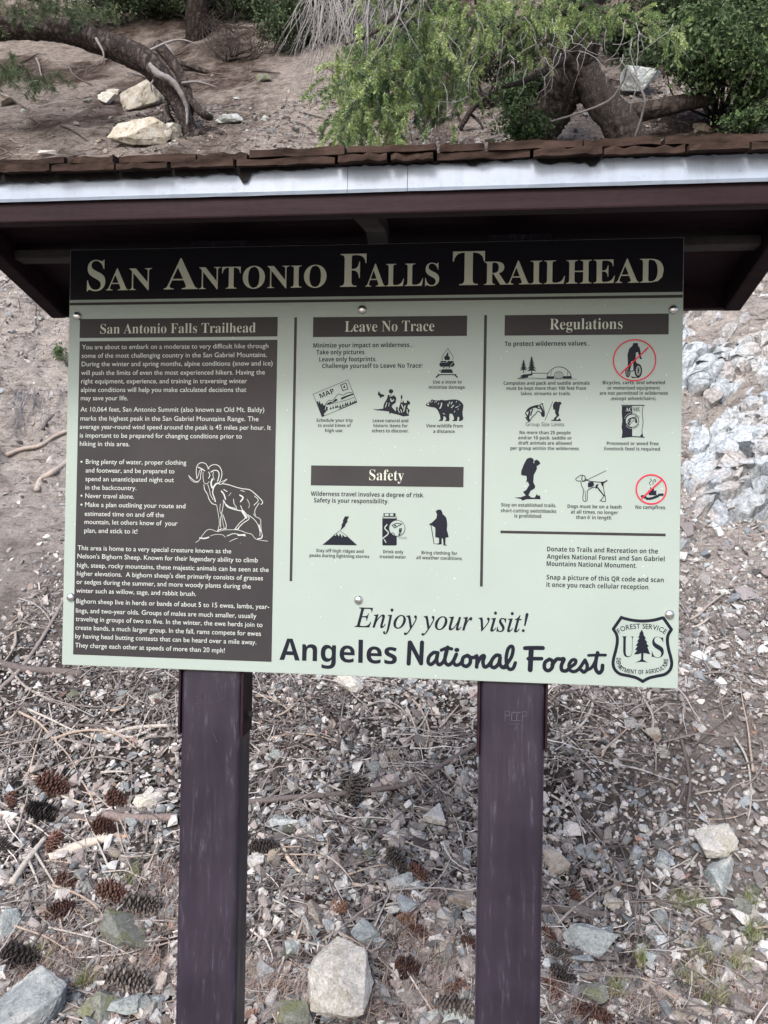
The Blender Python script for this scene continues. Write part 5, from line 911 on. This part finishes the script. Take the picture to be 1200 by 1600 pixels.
# dead twigs strewn over the gravel, each its own object
rs = np.random.default_rng(31); k = 0
while k < 210:
    px = rs.uniform(0, 1190); py = rs.uniform(1040, 1560) if rs.random() < .8 else rs.uniform(900, 1040)
    if 268 < px < 398 or 740 < px < 858 or (90 < px < 1065 and py < 1080): continue
    if px > 858 and rs.random() < .72: continue
    L = rs.uniform(40, 150)*(.7 if py < 1040 else 1); a = rs.normal(.15, .65)*(1 if rs.random() < .75 else 2.2); b = rs.normal(0, .35); pts = []; xx, yy = px, py
    ok = True
    for i in range(5):
        pts.append((xx, yy)); xx += math.cos(a)*L/4; yy -= math.sin(a)*L/4; a += b/2+rs.normal(0, .12)
        if 262 < xx < 402 or 735 < xx < 862 or yy < 880 or yy > 1640 or (85 < xx < 1068 and yy < 1075): ok = False
    if not ok: continue
    c = [G1, G2, G3, (.28, .255, .24), (.33, .27, .23)][int(rs.integers(0, 5))]
    sp = []
    if rs.random() < .45: q = pts[2]; a2 = a+rs.choice([-1, 1])*.7; sp = [[q, (q[0]+math.cos(a2)*L*.2, q[1]-math.sin(a2)*L*.2), (q[0]+math.cos(a2+.3)*L*.36, q[1]-math.sin(a2+.3)*L*.36)]]
    try: stick('dead_twig', pts, [rs.uniform(1.2, 2.5), rs.uniform(.6, 1.1)], c, 'thin dead twig lying loose in the litter on the gravel', 'twig', 'thin dead twigs strewn over the gravel slope', rs.uniform(.008, .03), 4, sp)
    except Exception as e: continue
    k += 1
rs = np.random.default_rng(41); k = 0
while k < 48:
    px, py = rs.uniform(0, 1150), rs.uniform(90, 240)
    if 540 < px < 760: continue
    L = rs.uniform(16, 60); a = rs.normal(-.2, .6); pts = []; xx, yy = px, py
    for i in range(4): pts.append((xx, yy)); xx += math.cos(a)*L/3; yy -= math.sin(a)*L/3*.7; a += rs.normal(0, .3)
    if yy < 60: continue
    stick('dead_twig', pts, [rs.uniform(.8, 2.0), rs.uniform(.5, .9)], [(.07, .058, .055), (.11, .095, .09), (.20, .185, .18)][k % 3], 'thin dead twig lying on the dirt slope above the roof', 'twig', 'thin dead twigs on the dirt slope above the roof', .03, 4); k += 1

# ------------------------------------------------------------------ trees and shrubs on the slope above
def trunk_px(mb, pts, wpx, n=14, mod=8, rough=.07, seed=1, c=None):
    """tube through (px, py, depth) points with widths in photograph pixels"""
    P = np.array([at(*q) for q in pts]); P = cr(P, mod) if len(P) > 2 else P; W = lerp_to([w_*q[2]/FPX/2 for w_, q in zip(wpx, pts)], len(P)); mb.tube(P, W, n, 0, c, rough, seed)
def needles(stems, per, ln, wd, pal, seed, spread=1.0):
    """needle foliage on drooping stems: stems is a list of point arrays"""
    r = np.random.default_rng(seed); V = []; Cc = []
    for P in stems:
        P = np.asarray(P); L = np.linalg.norm(np.diff(P, axis=0), axis=1).sum(); n = max(8, int(L*per)); t = r.random(n)*(len(P)-1); i = np.minimum(t.astype(int), len(P)-2); f = (t-i)[:, None]; b = P[i]*(1-f)+P[i+1]*f; T = P[i+1]-P[i]; T /= np.linalg.norm(T, axis=1)[:, None]+1e-9
        d = r.normal(size=(n, 3)); d -= T*(d*T).sum(1)[:, None]; d /= np.linalg.norm(d, axis=1)[:, None]; d = d*spread+T*.75; d /= np.linalg.norm(d, axis=1)[:, None]; s = np.cross(d, r.normal(size=(n, 3))); s /= np.linalg.norm(s, axis=1)[:, None]; l_ = (ln*(.6+.7*r.random(n)))[:, None]; w_ = (wd*(.7+.6*r.random(n)))[:, None]
        V.append(np.stack([b-s*w_*.35, b+s*w_*.35, b+d*l_*.6+s*w_, b+d*l_, b+d*l_*.6-s*w_], 1)); c = pal[r.integers(0, len(pal))]*(.7+.6*r.random((n, 1))); Cc.append(np.repeat(c, 5, 0))
    V = np.concatenate(V); n = len(V); F = (np.array([[0, 1, 2, 4], [4, 2, 3, 3]])[None]+np.arange(n)[:, None, None]*5)
    q = F[:, 0]; tri = F[:, 1, :3]
    Fs = np.concatenate([np.stack([q[:, 0], q[:, 1], q[:, 2]], 1), np.stack([q[:, 0], q[:, 2], q[:, 3]], 1), tri]); return V.reshape(-1, 3), Fs, np.concatenate(Cc)
def leaves(cl, n, size, pal, seed, aspect=.6):
    """broad leaves filling clumps; cl: (centre, radii) list"""
    r = np.random.default_rng(seed); V = []; Cc = []
    for (c, rad, m) in cl:
        k = int(n*m); d = r.normal(size=(k, 3)); d /= np.linalg.norm(d, axis=1)[:, None]; p = np.asarray(c)+d*np.asarray(rad)*(r.random((k, 1))**.45)*(.30+1.35*vn(d[:, 0]*3.4+seed+c[0], d[:, 1]*3.4+d[:, 2]*4+c[2], 2)[:, None])
        u = r.normal(size=(k, 3)); u[:, 2] -= .4; u /= np.linalg.norm(u, axis=1)[:, None]; s = np.cross(u, r.normal(size=(k, 3))); s /= np.linalg.norm(s, axis=1)[:, None]; nn = np.cross(u, s); l_ = (size*(.6+.8*r.random(k)))[:, None]; w_ = l_*aspect*.5
        V.append(np.stack([p, p+u*l_*.5+s*w_+nn*l_*.12, p+u*l_, p+u*l_*.5-s*w_+nn*l_*.12], 1)); Cc.append(np.repeat(pal[r.integers(0, len(pal), k)]*(.7+.6*r.random((k, 1))), 4, 0))
    V = np.concatenate(V); n = len(V); return V.reshape(-1, 3), (np.array([[0, 1, 2, 3]])+np.arange(n)[:, None]*4), np.concatenate(Cc)
def wander(p, d, L, n, r, droop=.0, jit=.25):
    P = [np.asarray(p, float)]; d = np.asarray(d, float)/np.linalg.norm(d)
    for i in range(n): d = d+r.normal(size=3)*jit+np.array([0, 0, -droop]); d /= np.linalg.norm(d); P.append(P[-1]+d*L/n)
    return np.array(P)
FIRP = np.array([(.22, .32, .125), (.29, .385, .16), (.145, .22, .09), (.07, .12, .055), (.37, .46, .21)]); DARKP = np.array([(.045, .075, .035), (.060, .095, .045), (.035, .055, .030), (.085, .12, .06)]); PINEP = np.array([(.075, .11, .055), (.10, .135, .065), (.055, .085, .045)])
# leaning pine over the pale boulders
def base_at(px, py): p = hit(px, py); return p, dist(p)
p0, D0 = base_at(302, 226); pine = empty('leaning_pine', p0); tag(pine, 'thick leaning pine trunk sweeping out over pale yellow boulders', 'pine tree')
def child(o, parent): o.parent = parent; o.matrix_parent_inverse = Matrix.Translation(-Vector([float(q) for q in parent.location])); return o
m = MB(); trunk_px(m, [(306, 236, D0), (294, 194, D0-.1), (267, 140, D0-.2), (224, 95, D0-.3), (160, 67, D0-.4), (92, 47, D0-.5), (20, 43, D0-.6), (-60, 50, D0-.8), (-160, 20, D0-.9), (-230, -120, D0-.8), (-260, -420, D0-.6)], [32, 24, 33, 39, 37, 35, 34, 36, 40, 40, 30], 32, 16, .075, 3)
child(m.build('trunk', M['bark_pine'], None, True), pine)
m = MB(); trunk_px(m, [(298, 178, D0), (292, 142, D0+.1), (274, 104, D0+.2), (246, 70, D0+.2)], [10, 16, 17, 18], 12, 6, .07, 5); child(m.build('limb', M['bark_dark'], None, True), pine)
m = MB(); trunk_px(m, [(234, 100, D0-.47), (247, 116, D0-.47), (268, 126, D0-.42), (284, 148, D0-.35), (292, 170, D0-.27), (292, 196, D0-.24)], [7, 12, 10, 8, 6, 3], 9, 6, .22, 6); child(m.build('dead_strip', M['dead_grey'], None, True), pine)
for q, w_ in (([(300, 160, D0-.05), (318, 178, D0-.1), (330, 184, D0)], [14, 14, 10]), ([(300, 215, D0-.1), (312, 208, D0-.1), (326, 212, D0)], [16, 12, 6]), ([(300, 220, D0-.05), (290, 235, D0-.1), (280, 246, D0-.1)], [14, 10, 6]), ([(262, 150, D0-.15), (262, 172, D0-.15), (272, 190, D0)], [10, 7, 4])):
    m = MB(); trunk_px(m, q, w_, 9, 6, .1, 8); child(m.build('root', M['bark_pine'], None, True), pine)
rs = np.random.default_rng(15); st = []
def spray(px, py, rx, ry, d, n, L, droop, r, dirx=0.0):
    out = []
    for k in range(n):
        a, b = r.normal(0, .5, 2); c = at(px+a*rx, py+b*ry, d+r.normal()*.35); out.append(wander(c, [dirx+r.normal()*.6, r.normal()*.6, -.6+r.normal()*.4], L*(.6+.8*r.random()), 5, r, droop, .18))
    return out
for a in ((60, -2, 90, 22, D0-.9, 40), (140, 14, 45, 12, D0-1, 14), (12, 100, 30, 18, D0-1, 16), (60, 122, 30, 12, D0-1, 12), (10, 24, 50, 14, D0-.9, 12), (-60, -60, 160, 90, D0-.8, 90), (-200, -300, 260, 200, D0-.6, 160)): st += spray(*a[:5], a[5], .22, .12, rs)
for q, w_ in (([(232, 80, D0-.35), (258, 68, D0-.3), (282, 62, D0-.3), (312, 70, D0-.3)], [5, 4, 3, 1.5]), ([(258, 68, D0-.3), (268, 80, D0-.3), (272, 84, D0-.3)], [3, 2, 1]), ([(150, 60, D0-.6), (162, 84, D0-.65), (158, 100, D0-.65)], [5, 3, 1.5]), ([(246, 118, D0-.3), (236, 132, D0-.35), (238, 144, D0-.3)], [5, 3, 1.5]), ([(284, 130, D0), (310, 128, D0), (338, 136, D0)], [5, 3, 1.5])): m = MB(); trunk_px(m, q, w_, 7, 6, .12, 30); child(m.build('dead_branch', M['dead_grey'], None, True), pine)
V, F, cc = needles(st, 420, .075, .0032, PINEP, 3, 1.3); child(build('crown', V, F, M['leaf'], None, False, cc), pine)
m = MB()
for P in st: m.tube(P, [.006, .003], 4) if len(P) == 2 else m.tube(P, np.linspace(.006, .002, len(P)), 4)
child(m.build('sprig_stem', M['bark_grey'], None, True), pine)  # woody stems that carry the crown's needles
# forked fir with drooping green sprays
p1, D1 = base_at(985, 232); D1 -= .1; fir = empty('forked_fir', p1); tag(fir, 'dark forked fir with drooping bright green sprays hanging before the roof', 'fir tree')
m = MB(); trunk_px(m, [(832, 235, D1+.2), (846, 200, D1+.15), (868, 155, D1+.1), (890, 105, D1), (902, 40, D1-.1), (910, -60, D1-.2), (915, -300, D1-.2), (918, -700, D1)], [56, 56, 62, 72, 74, 72, 66, 40], 32, 16, .10, 9); child(m.build('trunk', M['bark_dark'], None, True), fir)
m = MB(); trunk_px(m, [(992, 240, D1-.1), (968, 196, D1-.15), (936, 152, D1-.1), (908, 112, D1)], [54, 50, 46, 48], 28, 18, .08, 10); child(m.build('limb', M['bark_grey'], None, True), fir)
m = MB(); trunk_px(m, [(888, 90, D1-.4), (850, 112, D1-.6), (815, 128, D1-.8), (785, 136, D1-.9)], [12, 10, 8, 6], 8, 6, .1, 11); child(m.build('limb', M['bark_grey'], None, True), fir)
for q, w_ in (([(860, 190, D1-.6), (900, 178, D1-.7), (950, 158, D1-.8), (972, 130, D1-.9), (980, 105, D1-1)], [2.5, 3.2, 3.2, 3, 2.4]), ([(984, 112, D1-1), (1006, 150, D1-1), (1003, 180, D1-.9), (992, 214, D1-.8)], [2.6, 4, 4, 2.6])):
    m = MB(); trunk_px(m, q, w_, 7, 6, .15, 12); child(m.build('dead_branch', M['dead_grey'], None, True), fir)
rs = np.random.default_rng(16); st = []; m = MB()
LIMBS = [([(905, -40, D1-.3), (840, -30, D1-1.1), (740, -10, D1-1.9), (640, 30, D1-2.5), (560, 100, D1-2.9)], 15), ([(905, 20, D1-.3), (820, 30, D1-1.2), (720, 60, D1-1.9), (620, 120, D1-2.4), (570, 180, D1-2.6)], 14), ([(905, -100, D1-.3), (780, -90, D1-1.5), (680, -40, D1-2.2), (600, 40, D1-2.7), (540, 70, D1-3)], 14), ([(905, 10, D1-.3), (930, 10, D1-1), (970, 30, D1-1.4), (1040, 40, D1-1.6)], 11), ([(905, -10, D1-.4), (860, 10, D1-1.2), (800, 50, D1-1.8), (760, 110, D1-2)], 12)]
for q, w_ in LIMBS: trunk_px(m, q, [w_, w_*.8, w_*.6, w_*.4, w_*.25][:len(q)], 8, 6, .1, 14)
child(m.build('limb', M['bark_grey'], None, True), fir)
for a in ((600, 105, 75, 60, D1-2.6, 95), (565, 110, 40, 40, D1-2.9, 50), (555, 185, 32, 36, D1-2.7, 42), (655, 120, 60, 70, D1-2.3, 90), (640, 70, 70, 40, D1-2.4, 50), (700, 100, 50, 55, D1-2, 50), (735, 55, 60, 45, D1-1.9, 55), (680, 30, 90, 40, D1-2.2, 70), (825, 28, 70, 24, D1-1.5, 40), (780, 15, 90, 26, D1-1.8, 50), (895, 14, 60, 22, D1-1.4, 30), (960, 22, 60, 20, D1-1.5, 30), (1035, 45, 36, 10, D1-1.6, 14), (620, 205, 16, 26, D1-2.5, 14), (560, 140, 50, 60, D1-2.8, 40), (620, 170, 45, 22, D1-2.5, 30), (680, 160, 26, 16, D1-2.1, 8), (850, 70, 34, 12, D1-1.4, 7), (800, -60, 180, 50, D1-1.6, 110), (640, -40, 100, 50, D1-2.4, 60)): st += spray(*a[:5], a[5], .23, .16, rs, -.15)
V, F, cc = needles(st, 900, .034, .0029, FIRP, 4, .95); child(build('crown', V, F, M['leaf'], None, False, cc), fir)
m = MB()
for P in st: m.tube(P, np.linspace(.0045, .0014, len(P)), 4)
for (px, py, n) in ((700, 60, 26), (640, 130, 20), (760, 50, 24), (860, 60, 22), (960, 60, 14), (700, 190, 14), (640, 200, 10)):
    for k in range(n): P = wander(at(px+rs.normal()*40, py+rs.normal()*22, D1-2.1+rs.normal()*.4), [rs.normal()*.8, rs.normal()*.4, -.8], .18+.35*rs.random(), 6, rs, .08, .3); m.tube(P, np.linspace(.0045, .0012, 7), 4)
for (px, py, d) in ((706, 40, 1.9), (742, 30, 1.8), (640, 190, 2.3), (660, 175, 2.2), (990, 60, 1.2)):
    P = np.array([at(px+6*math.sin(k*1.3+px), py+k*20, D1-d) for k in range(7)]); m.tube(P, np.linspace(.009, .003, 7), 5)
child(m.build('bare_twig', M['dead_grey'], None, True), fir)
# curtain of bare hanging twigs
p2 = hit(560, 5); bare = empty('bare_hanging_shrub', p2); tag(bare, 'leafless pale twigs hanging like a curtain above the middle of the roof', 'dead shrub')
m = MB(); rs = np.random.default_rng(18); D2 = D1-2.0
for k in range(230):
    px = rs.uniform(485, 660); top = rs.uniform(-80, 20); L = rs.uniform(40, 150)*(1.1 if px < 600 else .8); b = rs.normal(-.12, .28); dd = D2+rs.normal()*.6; P = [at(px+b*t*L+8*math.sin(t*4+k), top+t*L, dd-.15*t) for t in np.linspace(0, 1, 7)]; m.tube(P, np.linspace(rs.uniform(.003, .008), .0016, 7), 5)
    if rs.random() < .6:
        i = int(rs.integers(2, 5)); q = P[i]; Q = wander(q, [rs.normal()*.5, rs.normal()*.3, -1], .2+.3*rs.random(), 5, rs, .02, .2); m.tube(Q, np.linspace(.004, .0013, 6), 4)
for q in ([(520, 20, D2), (500, 70, D2), (488, 110, D2-.1), (480, 190, D2-.3), (470, 225, D2-.4)],): m.tube(cr(np.array([at(*z) for z in q]), 5), .005, 5)
child(m.build('twig_curtain', M['dead_grey'], None, True), bare)
m = MB(); trunk_px(m, [(640, -120, D2-.1), (580, -60, D2), (500, -50, D2), (430, -70, D2)], [10, 14, 12, 8], 8, 5); trunk_px(m, [(640, -120, D2-.1), (760, -130, D1-1), (905, -120, D1-.2)], [10, 14, 18], 8, 5); child(m.build('limb', M['bark_grey'], None, True), bare)
# fallen log and dead branch on the slope
def loose(name, pts, wpx, mt, label, cat, n=12, extra=()):
    m = MB(); trunk_px(m, pts, wpx, n, 7, .06, 21)
    for q, w_ in extra: trunk_px(m, q, w_, 7, 5, .1, 22)
    o = m.build(name, M[mt], None, True); tag(o, label, cat); return o
_, Dl = base_at(1060, 190); loose('fallen_log', [(962, 178, Dl-.5), (1010, 172, Dl-.35), (1060, 163, Dl-.3), (1110, 154, Dl-.2)], [22, 27, 26, 20], 'bark_dark', 'grey fallen log lying across the slope behind the forked fir', 'log', 24)
_, Db = base_at(350, 125); loose('fallen_branch', [(275, 96, Db-.2), (310, 108, Db-.25), (350, 122, Db-.2), (390, 138, Db-.15), (432, 157, Db-.15)], [8, 9, 8, 6, 3], 'bark_dark', 'long dark fallen branch on the dirt right of the leaning pine', 'branch', 9, [([(365, 126, Db-.2), (380, 150, Db-.2), (396, 172, Db-.2)], [6, 5, 3])])
_, Db = base_at(20, 175); loose('fallen_branch', [(-5, 150, Db-.1), (20, 160, Db-.1), (45, 182, Db-.1)], [7, 6, 4], 'bark_dark', 'short dark branch by the grey stone at the picture edge', 'branch', 8)
_, Db = base_at(30, 195); loose('fallen_branch', [(-10, 186, Db-.1), (25, 192, Db-.1), (62, 197, Db-.1)], [10, 8, 4], 'bark_dark', 'dark branch lying level just above the roof at the picture edge', 'branch', 8)
_, Db = base_at(700, 190); loose('fallen_branch', [(700, 232, Db-.2), (722, 195, Db-.4), (742, 165, Db-.5), (762, 150, Db-.6)], [7, 9, 9, 6], 'bark_grey', 'grey dead branch leaning among twigs below the green sprays', 'branch', 8, [([(722, 195, Db-.4), (712, 170, Db-.4), (716, 150, Db-.4)], [5, 4, 2]), ([(735, 178, Db-.4), (752, 195, Db-.4), (758, 222, Db-.3)], [5, 4, 2])])
# leafy and bare shrubs
def shrub(name, px, py, label, clumps, n, size, pal, seed, stems=6, twig=0, mt='bark_grey', off=.0):
    p, d = base_at(px, py); o = empty(name, p); tag(o, label, 'shrub'); r = np.random.default_rng(seed); m = MB()
    for (cx, cyy, rx, ry, dd, mm) in clumps:
        for k in range(stems): c = at(cx+r.normal()*rx*.4, cyy+r.normal()*ry*.4, d+dd); mid = (p+c)/2+r.normal(size=3)*.1; m.tube(cr(np.array([p+r.normal(size=3)*.04, mid, c]), 4), np.linspace(.018, .004, 9), 5)
        for k in range(twig): c = at(cx+r.normal()*rx*.5, cyy+r.normal()*ry*.5, d+dd+r.normal()*.2); m.tube(wander(c, r.normal(size=3)+[0, -.3, -.1], .25+.5*r.random(), 6, r, .03, .3), np.linspace(.006, .0015, 7), 4)
    child(m.build('stem', M[mt], None, True), o)
    if n: V, F, cc = leaves([(at(cx, cyy, d+dd), (rx*d/FPX, .5*(rx+ry)*d/FPX, ry*d/FPX), mm) for cx, cyy, rx, ry, dd, mm in clumps], n, size, pal, seed); child(build('foliage', V, F, M['leaf'], None, False, cc), o)
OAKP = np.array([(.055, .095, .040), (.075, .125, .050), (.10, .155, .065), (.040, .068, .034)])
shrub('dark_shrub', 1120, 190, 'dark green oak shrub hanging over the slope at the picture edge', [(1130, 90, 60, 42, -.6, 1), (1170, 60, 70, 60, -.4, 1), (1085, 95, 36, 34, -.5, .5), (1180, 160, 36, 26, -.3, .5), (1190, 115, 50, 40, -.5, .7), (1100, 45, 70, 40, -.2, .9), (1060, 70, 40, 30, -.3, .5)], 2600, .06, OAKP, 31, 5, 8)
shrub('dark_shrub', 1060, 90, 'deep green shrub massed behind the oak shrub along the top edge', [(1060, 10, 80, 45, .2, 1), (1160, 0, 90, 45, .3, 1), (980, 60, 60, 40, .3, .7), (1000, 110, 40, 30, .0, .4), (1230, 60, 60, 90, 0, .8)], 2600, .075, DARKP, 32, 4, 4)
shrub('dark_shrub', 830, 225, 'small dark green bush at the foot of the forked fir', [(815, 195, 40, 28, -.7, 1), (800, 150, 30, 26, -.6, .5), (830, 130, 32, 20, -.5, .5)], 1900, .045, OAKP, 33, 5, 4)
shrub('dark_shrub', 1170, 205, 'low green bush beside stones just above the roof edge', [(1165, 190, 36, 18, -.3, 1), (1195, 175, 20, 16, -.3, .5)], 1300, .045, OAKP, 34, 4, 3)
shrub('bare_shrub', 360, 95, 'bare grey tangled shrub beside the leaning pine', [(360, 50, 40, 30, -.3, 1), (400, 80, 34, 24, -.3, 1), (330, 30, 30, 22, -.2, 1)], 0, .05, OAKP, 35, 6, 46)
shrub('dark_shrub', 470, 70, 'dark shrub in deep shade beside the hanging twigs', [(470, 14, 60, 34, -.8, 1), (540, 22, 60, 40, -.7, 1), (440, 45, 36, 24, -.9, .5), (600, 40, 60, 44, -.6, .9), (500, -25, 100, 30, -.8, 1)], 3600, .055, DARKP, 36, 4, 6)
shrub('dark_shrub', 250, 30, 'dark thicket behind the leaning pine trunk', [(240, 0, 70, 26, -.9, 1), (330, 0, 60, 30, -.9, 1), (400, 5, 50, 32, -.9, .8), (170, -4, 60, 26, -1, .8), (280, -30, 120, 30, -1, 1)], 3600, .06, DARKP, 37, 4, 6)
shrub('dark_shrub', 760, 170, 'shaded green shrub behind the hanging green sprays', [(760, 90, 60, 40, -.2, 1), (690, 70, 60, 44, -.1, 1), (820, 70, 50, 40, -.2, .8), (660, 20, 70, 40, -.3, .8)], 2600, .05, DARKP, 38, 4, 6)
# conifers standing along the top of the view
def conifer(px, py, h, w0, label, seed):
    p = hit(px, py); o = empty('conifer', p); tag(o, label, 'conifer'); r = np.random.default_rng(seed); m = MB(); m.tube([p+np.array([r.normal()*.1*k, 0, h*k/6-.3]) for k in range(7)], np.linspace(w0, w0*.25, 7), 12, 0, None, .06, seed); child(m.build('trunk', M['bark_dark'], None, True), o)
    st = []; mb = MB()
    for k in range(70):
        z = h*(.06+.9*r.random()**.9); a = r.uniform(0, 6.28); L = (h-z)*.24+.7; b = wander(p+[0, 0, z], [math.cos(a), math.sin(a), -.05], L, 6, r, .05, .12); mb.tube(b, np.linspace(.035, .008, 7), 5)
        for j in range(14): q = b[1+int(r.integers(0, 6))]; st.append(wander(q+r.normal(size=3)*.05, [r.normal(), r.normal(), -.5], .3+.45*r.random(), 4, r, .1, .2))
    child(mb.build('limb', M['bark_grey'], None, True), o); V, F, cc = needles(st, 70, .10, .016, DARKP, seed, 1.0); child(build('crown', V, F, M['leaf'], None, False, cc), o)
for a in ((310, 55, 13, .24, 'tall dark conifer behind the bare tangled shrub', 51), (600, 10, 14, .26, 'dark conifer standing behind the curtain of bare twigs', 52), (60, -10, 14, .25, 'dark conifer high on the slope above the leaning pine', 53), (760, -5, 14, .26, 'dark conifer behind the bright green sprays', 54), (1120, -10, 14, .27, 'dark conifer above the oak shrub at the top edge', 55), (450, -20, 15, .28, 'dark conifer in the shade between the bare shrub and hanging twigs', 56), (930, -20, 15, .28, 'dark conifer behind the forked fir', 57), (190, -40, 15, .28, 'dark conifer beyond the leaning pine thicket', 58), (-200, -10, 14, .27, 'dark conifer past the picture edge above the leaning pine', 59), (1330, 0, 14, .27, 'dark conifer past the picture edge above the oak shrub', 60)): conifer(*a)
# small things on the bank beside the panel
p3 = hit(95, 560); o = empty('green_tuft', p3); tag(o, 'small green plant tuft growing from the dirt bank beside the panel', 'plant')
V, F, cc = leaves([(p3+[0, -.03, .05], (.05, .05, .08), 1)], 260, .03, OAKP*1.4, 41, .3); child(build('foliage', V, F, M['leaf'], None, False, cc), o)
for (px, py, L, n, lb) in ((45, 612, 80, 15, 'fringe of thin bluish rootlets hanging from the undercut bank'), (98, 612, 60, 10, 'fringe of thin rootlets close beside the panel edge')):
    m = MB(); rs = np.random.default_rng(px)
    for k in range(n): x0 = px+rs.normal()*15; L_ = L*(.5+.7*rs.random()); pts = [on_ground(x0-t*L_*.3+rs.normal()*3.5, py+rs.normal()*4+t*L_*.85, .03*(1-t)+.008) for t in np.linspace(0, 1, 6)]; m.tube(pts, np.linspace(.0028, .0010, 6), 4, 0, (.20, .20, .225))
    tag(m.build('rootlet_fringe', M['twig']), lb, 'roots')
